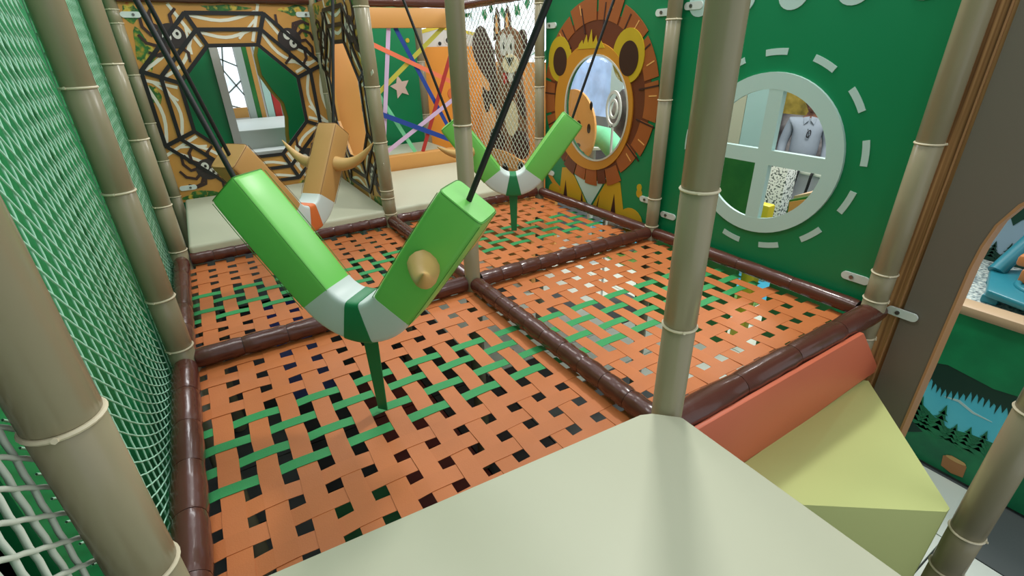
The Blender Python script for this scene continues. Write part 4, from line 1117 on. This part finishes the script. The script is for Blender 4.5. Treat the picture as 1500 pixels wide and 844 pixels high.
Ed = [(0, 1), (1, 2), (2, 3), (3, 4), (4, 5), (0, 6), (6, 7), (7, 8), (8, 9), (0, 10), (10, 11), (11, 12), (12, 13), (3, 14), (14, 15), (15, 16), (16, 17), (3, 18), (18, 19), (19, 20), (20, 21)]
Rd = [(0.11, 0.08), (0.11, 0.09), (0.12, 0.09), (0.09, 0.07), 0.05, 0.05, 0.085, 0.06, 0.045, 0.035, 0.085, 0.06, 0.045, 0.035, 0.045, 0.038, 0.032, 0.026, 0.045, 0.038, 0.032, 0.026]
skinned('body', P, Ed, Rd, 'skin', man)
Sh = [(0, 0, 0.93), (0, -0.035, 1.08), (0, -0.02, 1.28), (0, 0, 1.42), (0, 0, 1.475), (0.19, 0, 1.425), (0.255, 0.02, 1.15), (0.255, -0.05, 0.92), (-0.19, 0, 1.425), (-0.255, 0.02, 1.15), (-0.255, -0.05, 0.92)]
skinned('shirt', Sh, [(0, 1), (1, 2), (2, 3), (3, 4), (3, 5), (5, 6), (6, 7), (3, 8), (8, 9), (9, 10)], [(0.175, 0.14), (0.18, 0.15), (0.18, 0.14), (0.15, 0.115), (0.075, 0.072), 0.075, 0.06, 0.047, 0.075, 0.06, 0.047], 'shirt', man)
skinned('trousers', [(0, 0, 0.95), (0.10, 0, 0.88), (0.11, 0, 0.5), (0.12, 0.02, 0.08), (-0.10, 0, 0.88), (-0.11, 0, 0.5), (-0.12, 0.02, 0.08)], [(0, 1), (1, 2), (2, 3), (0, 4), (4, 5), (5, 6)], [(0.165, 0.13), 0.105, 0.08, 0.065, 0.105, 0.08, 0.065], 'trousers', man)
hd = MB().ball((0, -0.02, 1.66), 0.075, 0.095, 0.115, 20, 14).ball((0, -0.045, 1.60), 0.055, 0.065, 0.06, 14, 8)
hd.build('head', 'skin', man, 2.0)
MB().add([(0, -0.135, 1.645), (-0.016, -0.112, 1.63), (0.016, -0.112, 1.63), (0, -0.108, 1.685)], [(0, 1, 2), (0, 2, 3), (0, 3, 1), (1, 3, 2)]).build('nose', 'skin', man)
for s in (-1, 1):
    MB().ball((s * 0.03, -0.105, 1.675), 0.012, 0.008, 0.008, 10, 6).build('eye', 'pupil', man, 2.0)
    MB().ball((s * 0.076, -0.01, 1.655), 0.01, 0.02, 0.03, 10, 6).build('ear', 'skin', man, 2.0)
    hand = MB().ball((s * 0.25, -0.09, 0.80), 0.022, 0.038, 0.05, 12, 8)
    for k in range(4):
        hand.tube([(s * 0.25, -0.115 + 0.016 * k, 0.77), (s * 0.248, -0.118 + 0.016 * k, 0.735), (s * 0.238, -0.116 + 0.016 * k, 0.705 - (0.008 if k in (1, 2) else 0))], [0.0085, 0.008, 0.006], 8)
    hand.tube([(s * 0.245, -0.118, 0.81), (s * 0.235, -0.138, 0.785), (s * 0.228, -0.142, 0.76)], [0.0095, 0.009, 0.007], 8)
    hand.build('hand', 'skin', man, 2.0)
MB().ball((0, -0.11, 1.605), 0.024, 0.008, 0.006, 12, 6).build('mouth', 'mane_line', man, 2.0)
MB().ball((0, 0.0, 1.70), 0.082, 0.098, 0.09, 18, 10).build('hair', 'hair', man, 2.0)
for s in (-1, 1):
    MB().add([(s * 0.01, -0.075, 1.50), (s * 0.075, -0.065, 1.485), (s * 0.055, -0.13, 1.41), (s * 0.012, -0.125, 1.455)], [(0, 1, 2, 3), (3, 2, 1, 0)]).build('collar', 'shirt', man)
g = MB().torus(0.022, 0.005, (0, 0, 0), 16, 6).build('sunglasses', 'glasses', man, 2.0); g.location = (0.02, -0.165, 1.30); g.rotation_euler = (1.4, 0.3, 0.4); g.scale = (1.0, 1.9, 1.0)
MB().tube([(0.0, -0.16, 1.36), (0.03, -0.172, 1.25)], 0.004, 6).build('sunglass_arm', 'glasses', man)
bag = thing('shoulder_bag', 'black bag with two hanging straps on the white counter below the man', 'bag', (3.93, 1.70, -0.10))
MB().box(-0.08, 0.05, -0.10, 0.10, 0.001, 0.07).build('pouch', 'black_strap', bag, 0.7, 0.02)
for y in (-0.06, 0.07):
    MB().tube([(-0.07, y, 0.04), (-0.165, y + 0.004, 0.025), (-0.182, y + 0.008, -0.03), (-0.182, y + 0.015, -0.12), (-0.18, y + 0.03, -0.24)], 0.012, 6).build('strap', 'black_strap', bag, 1.0)
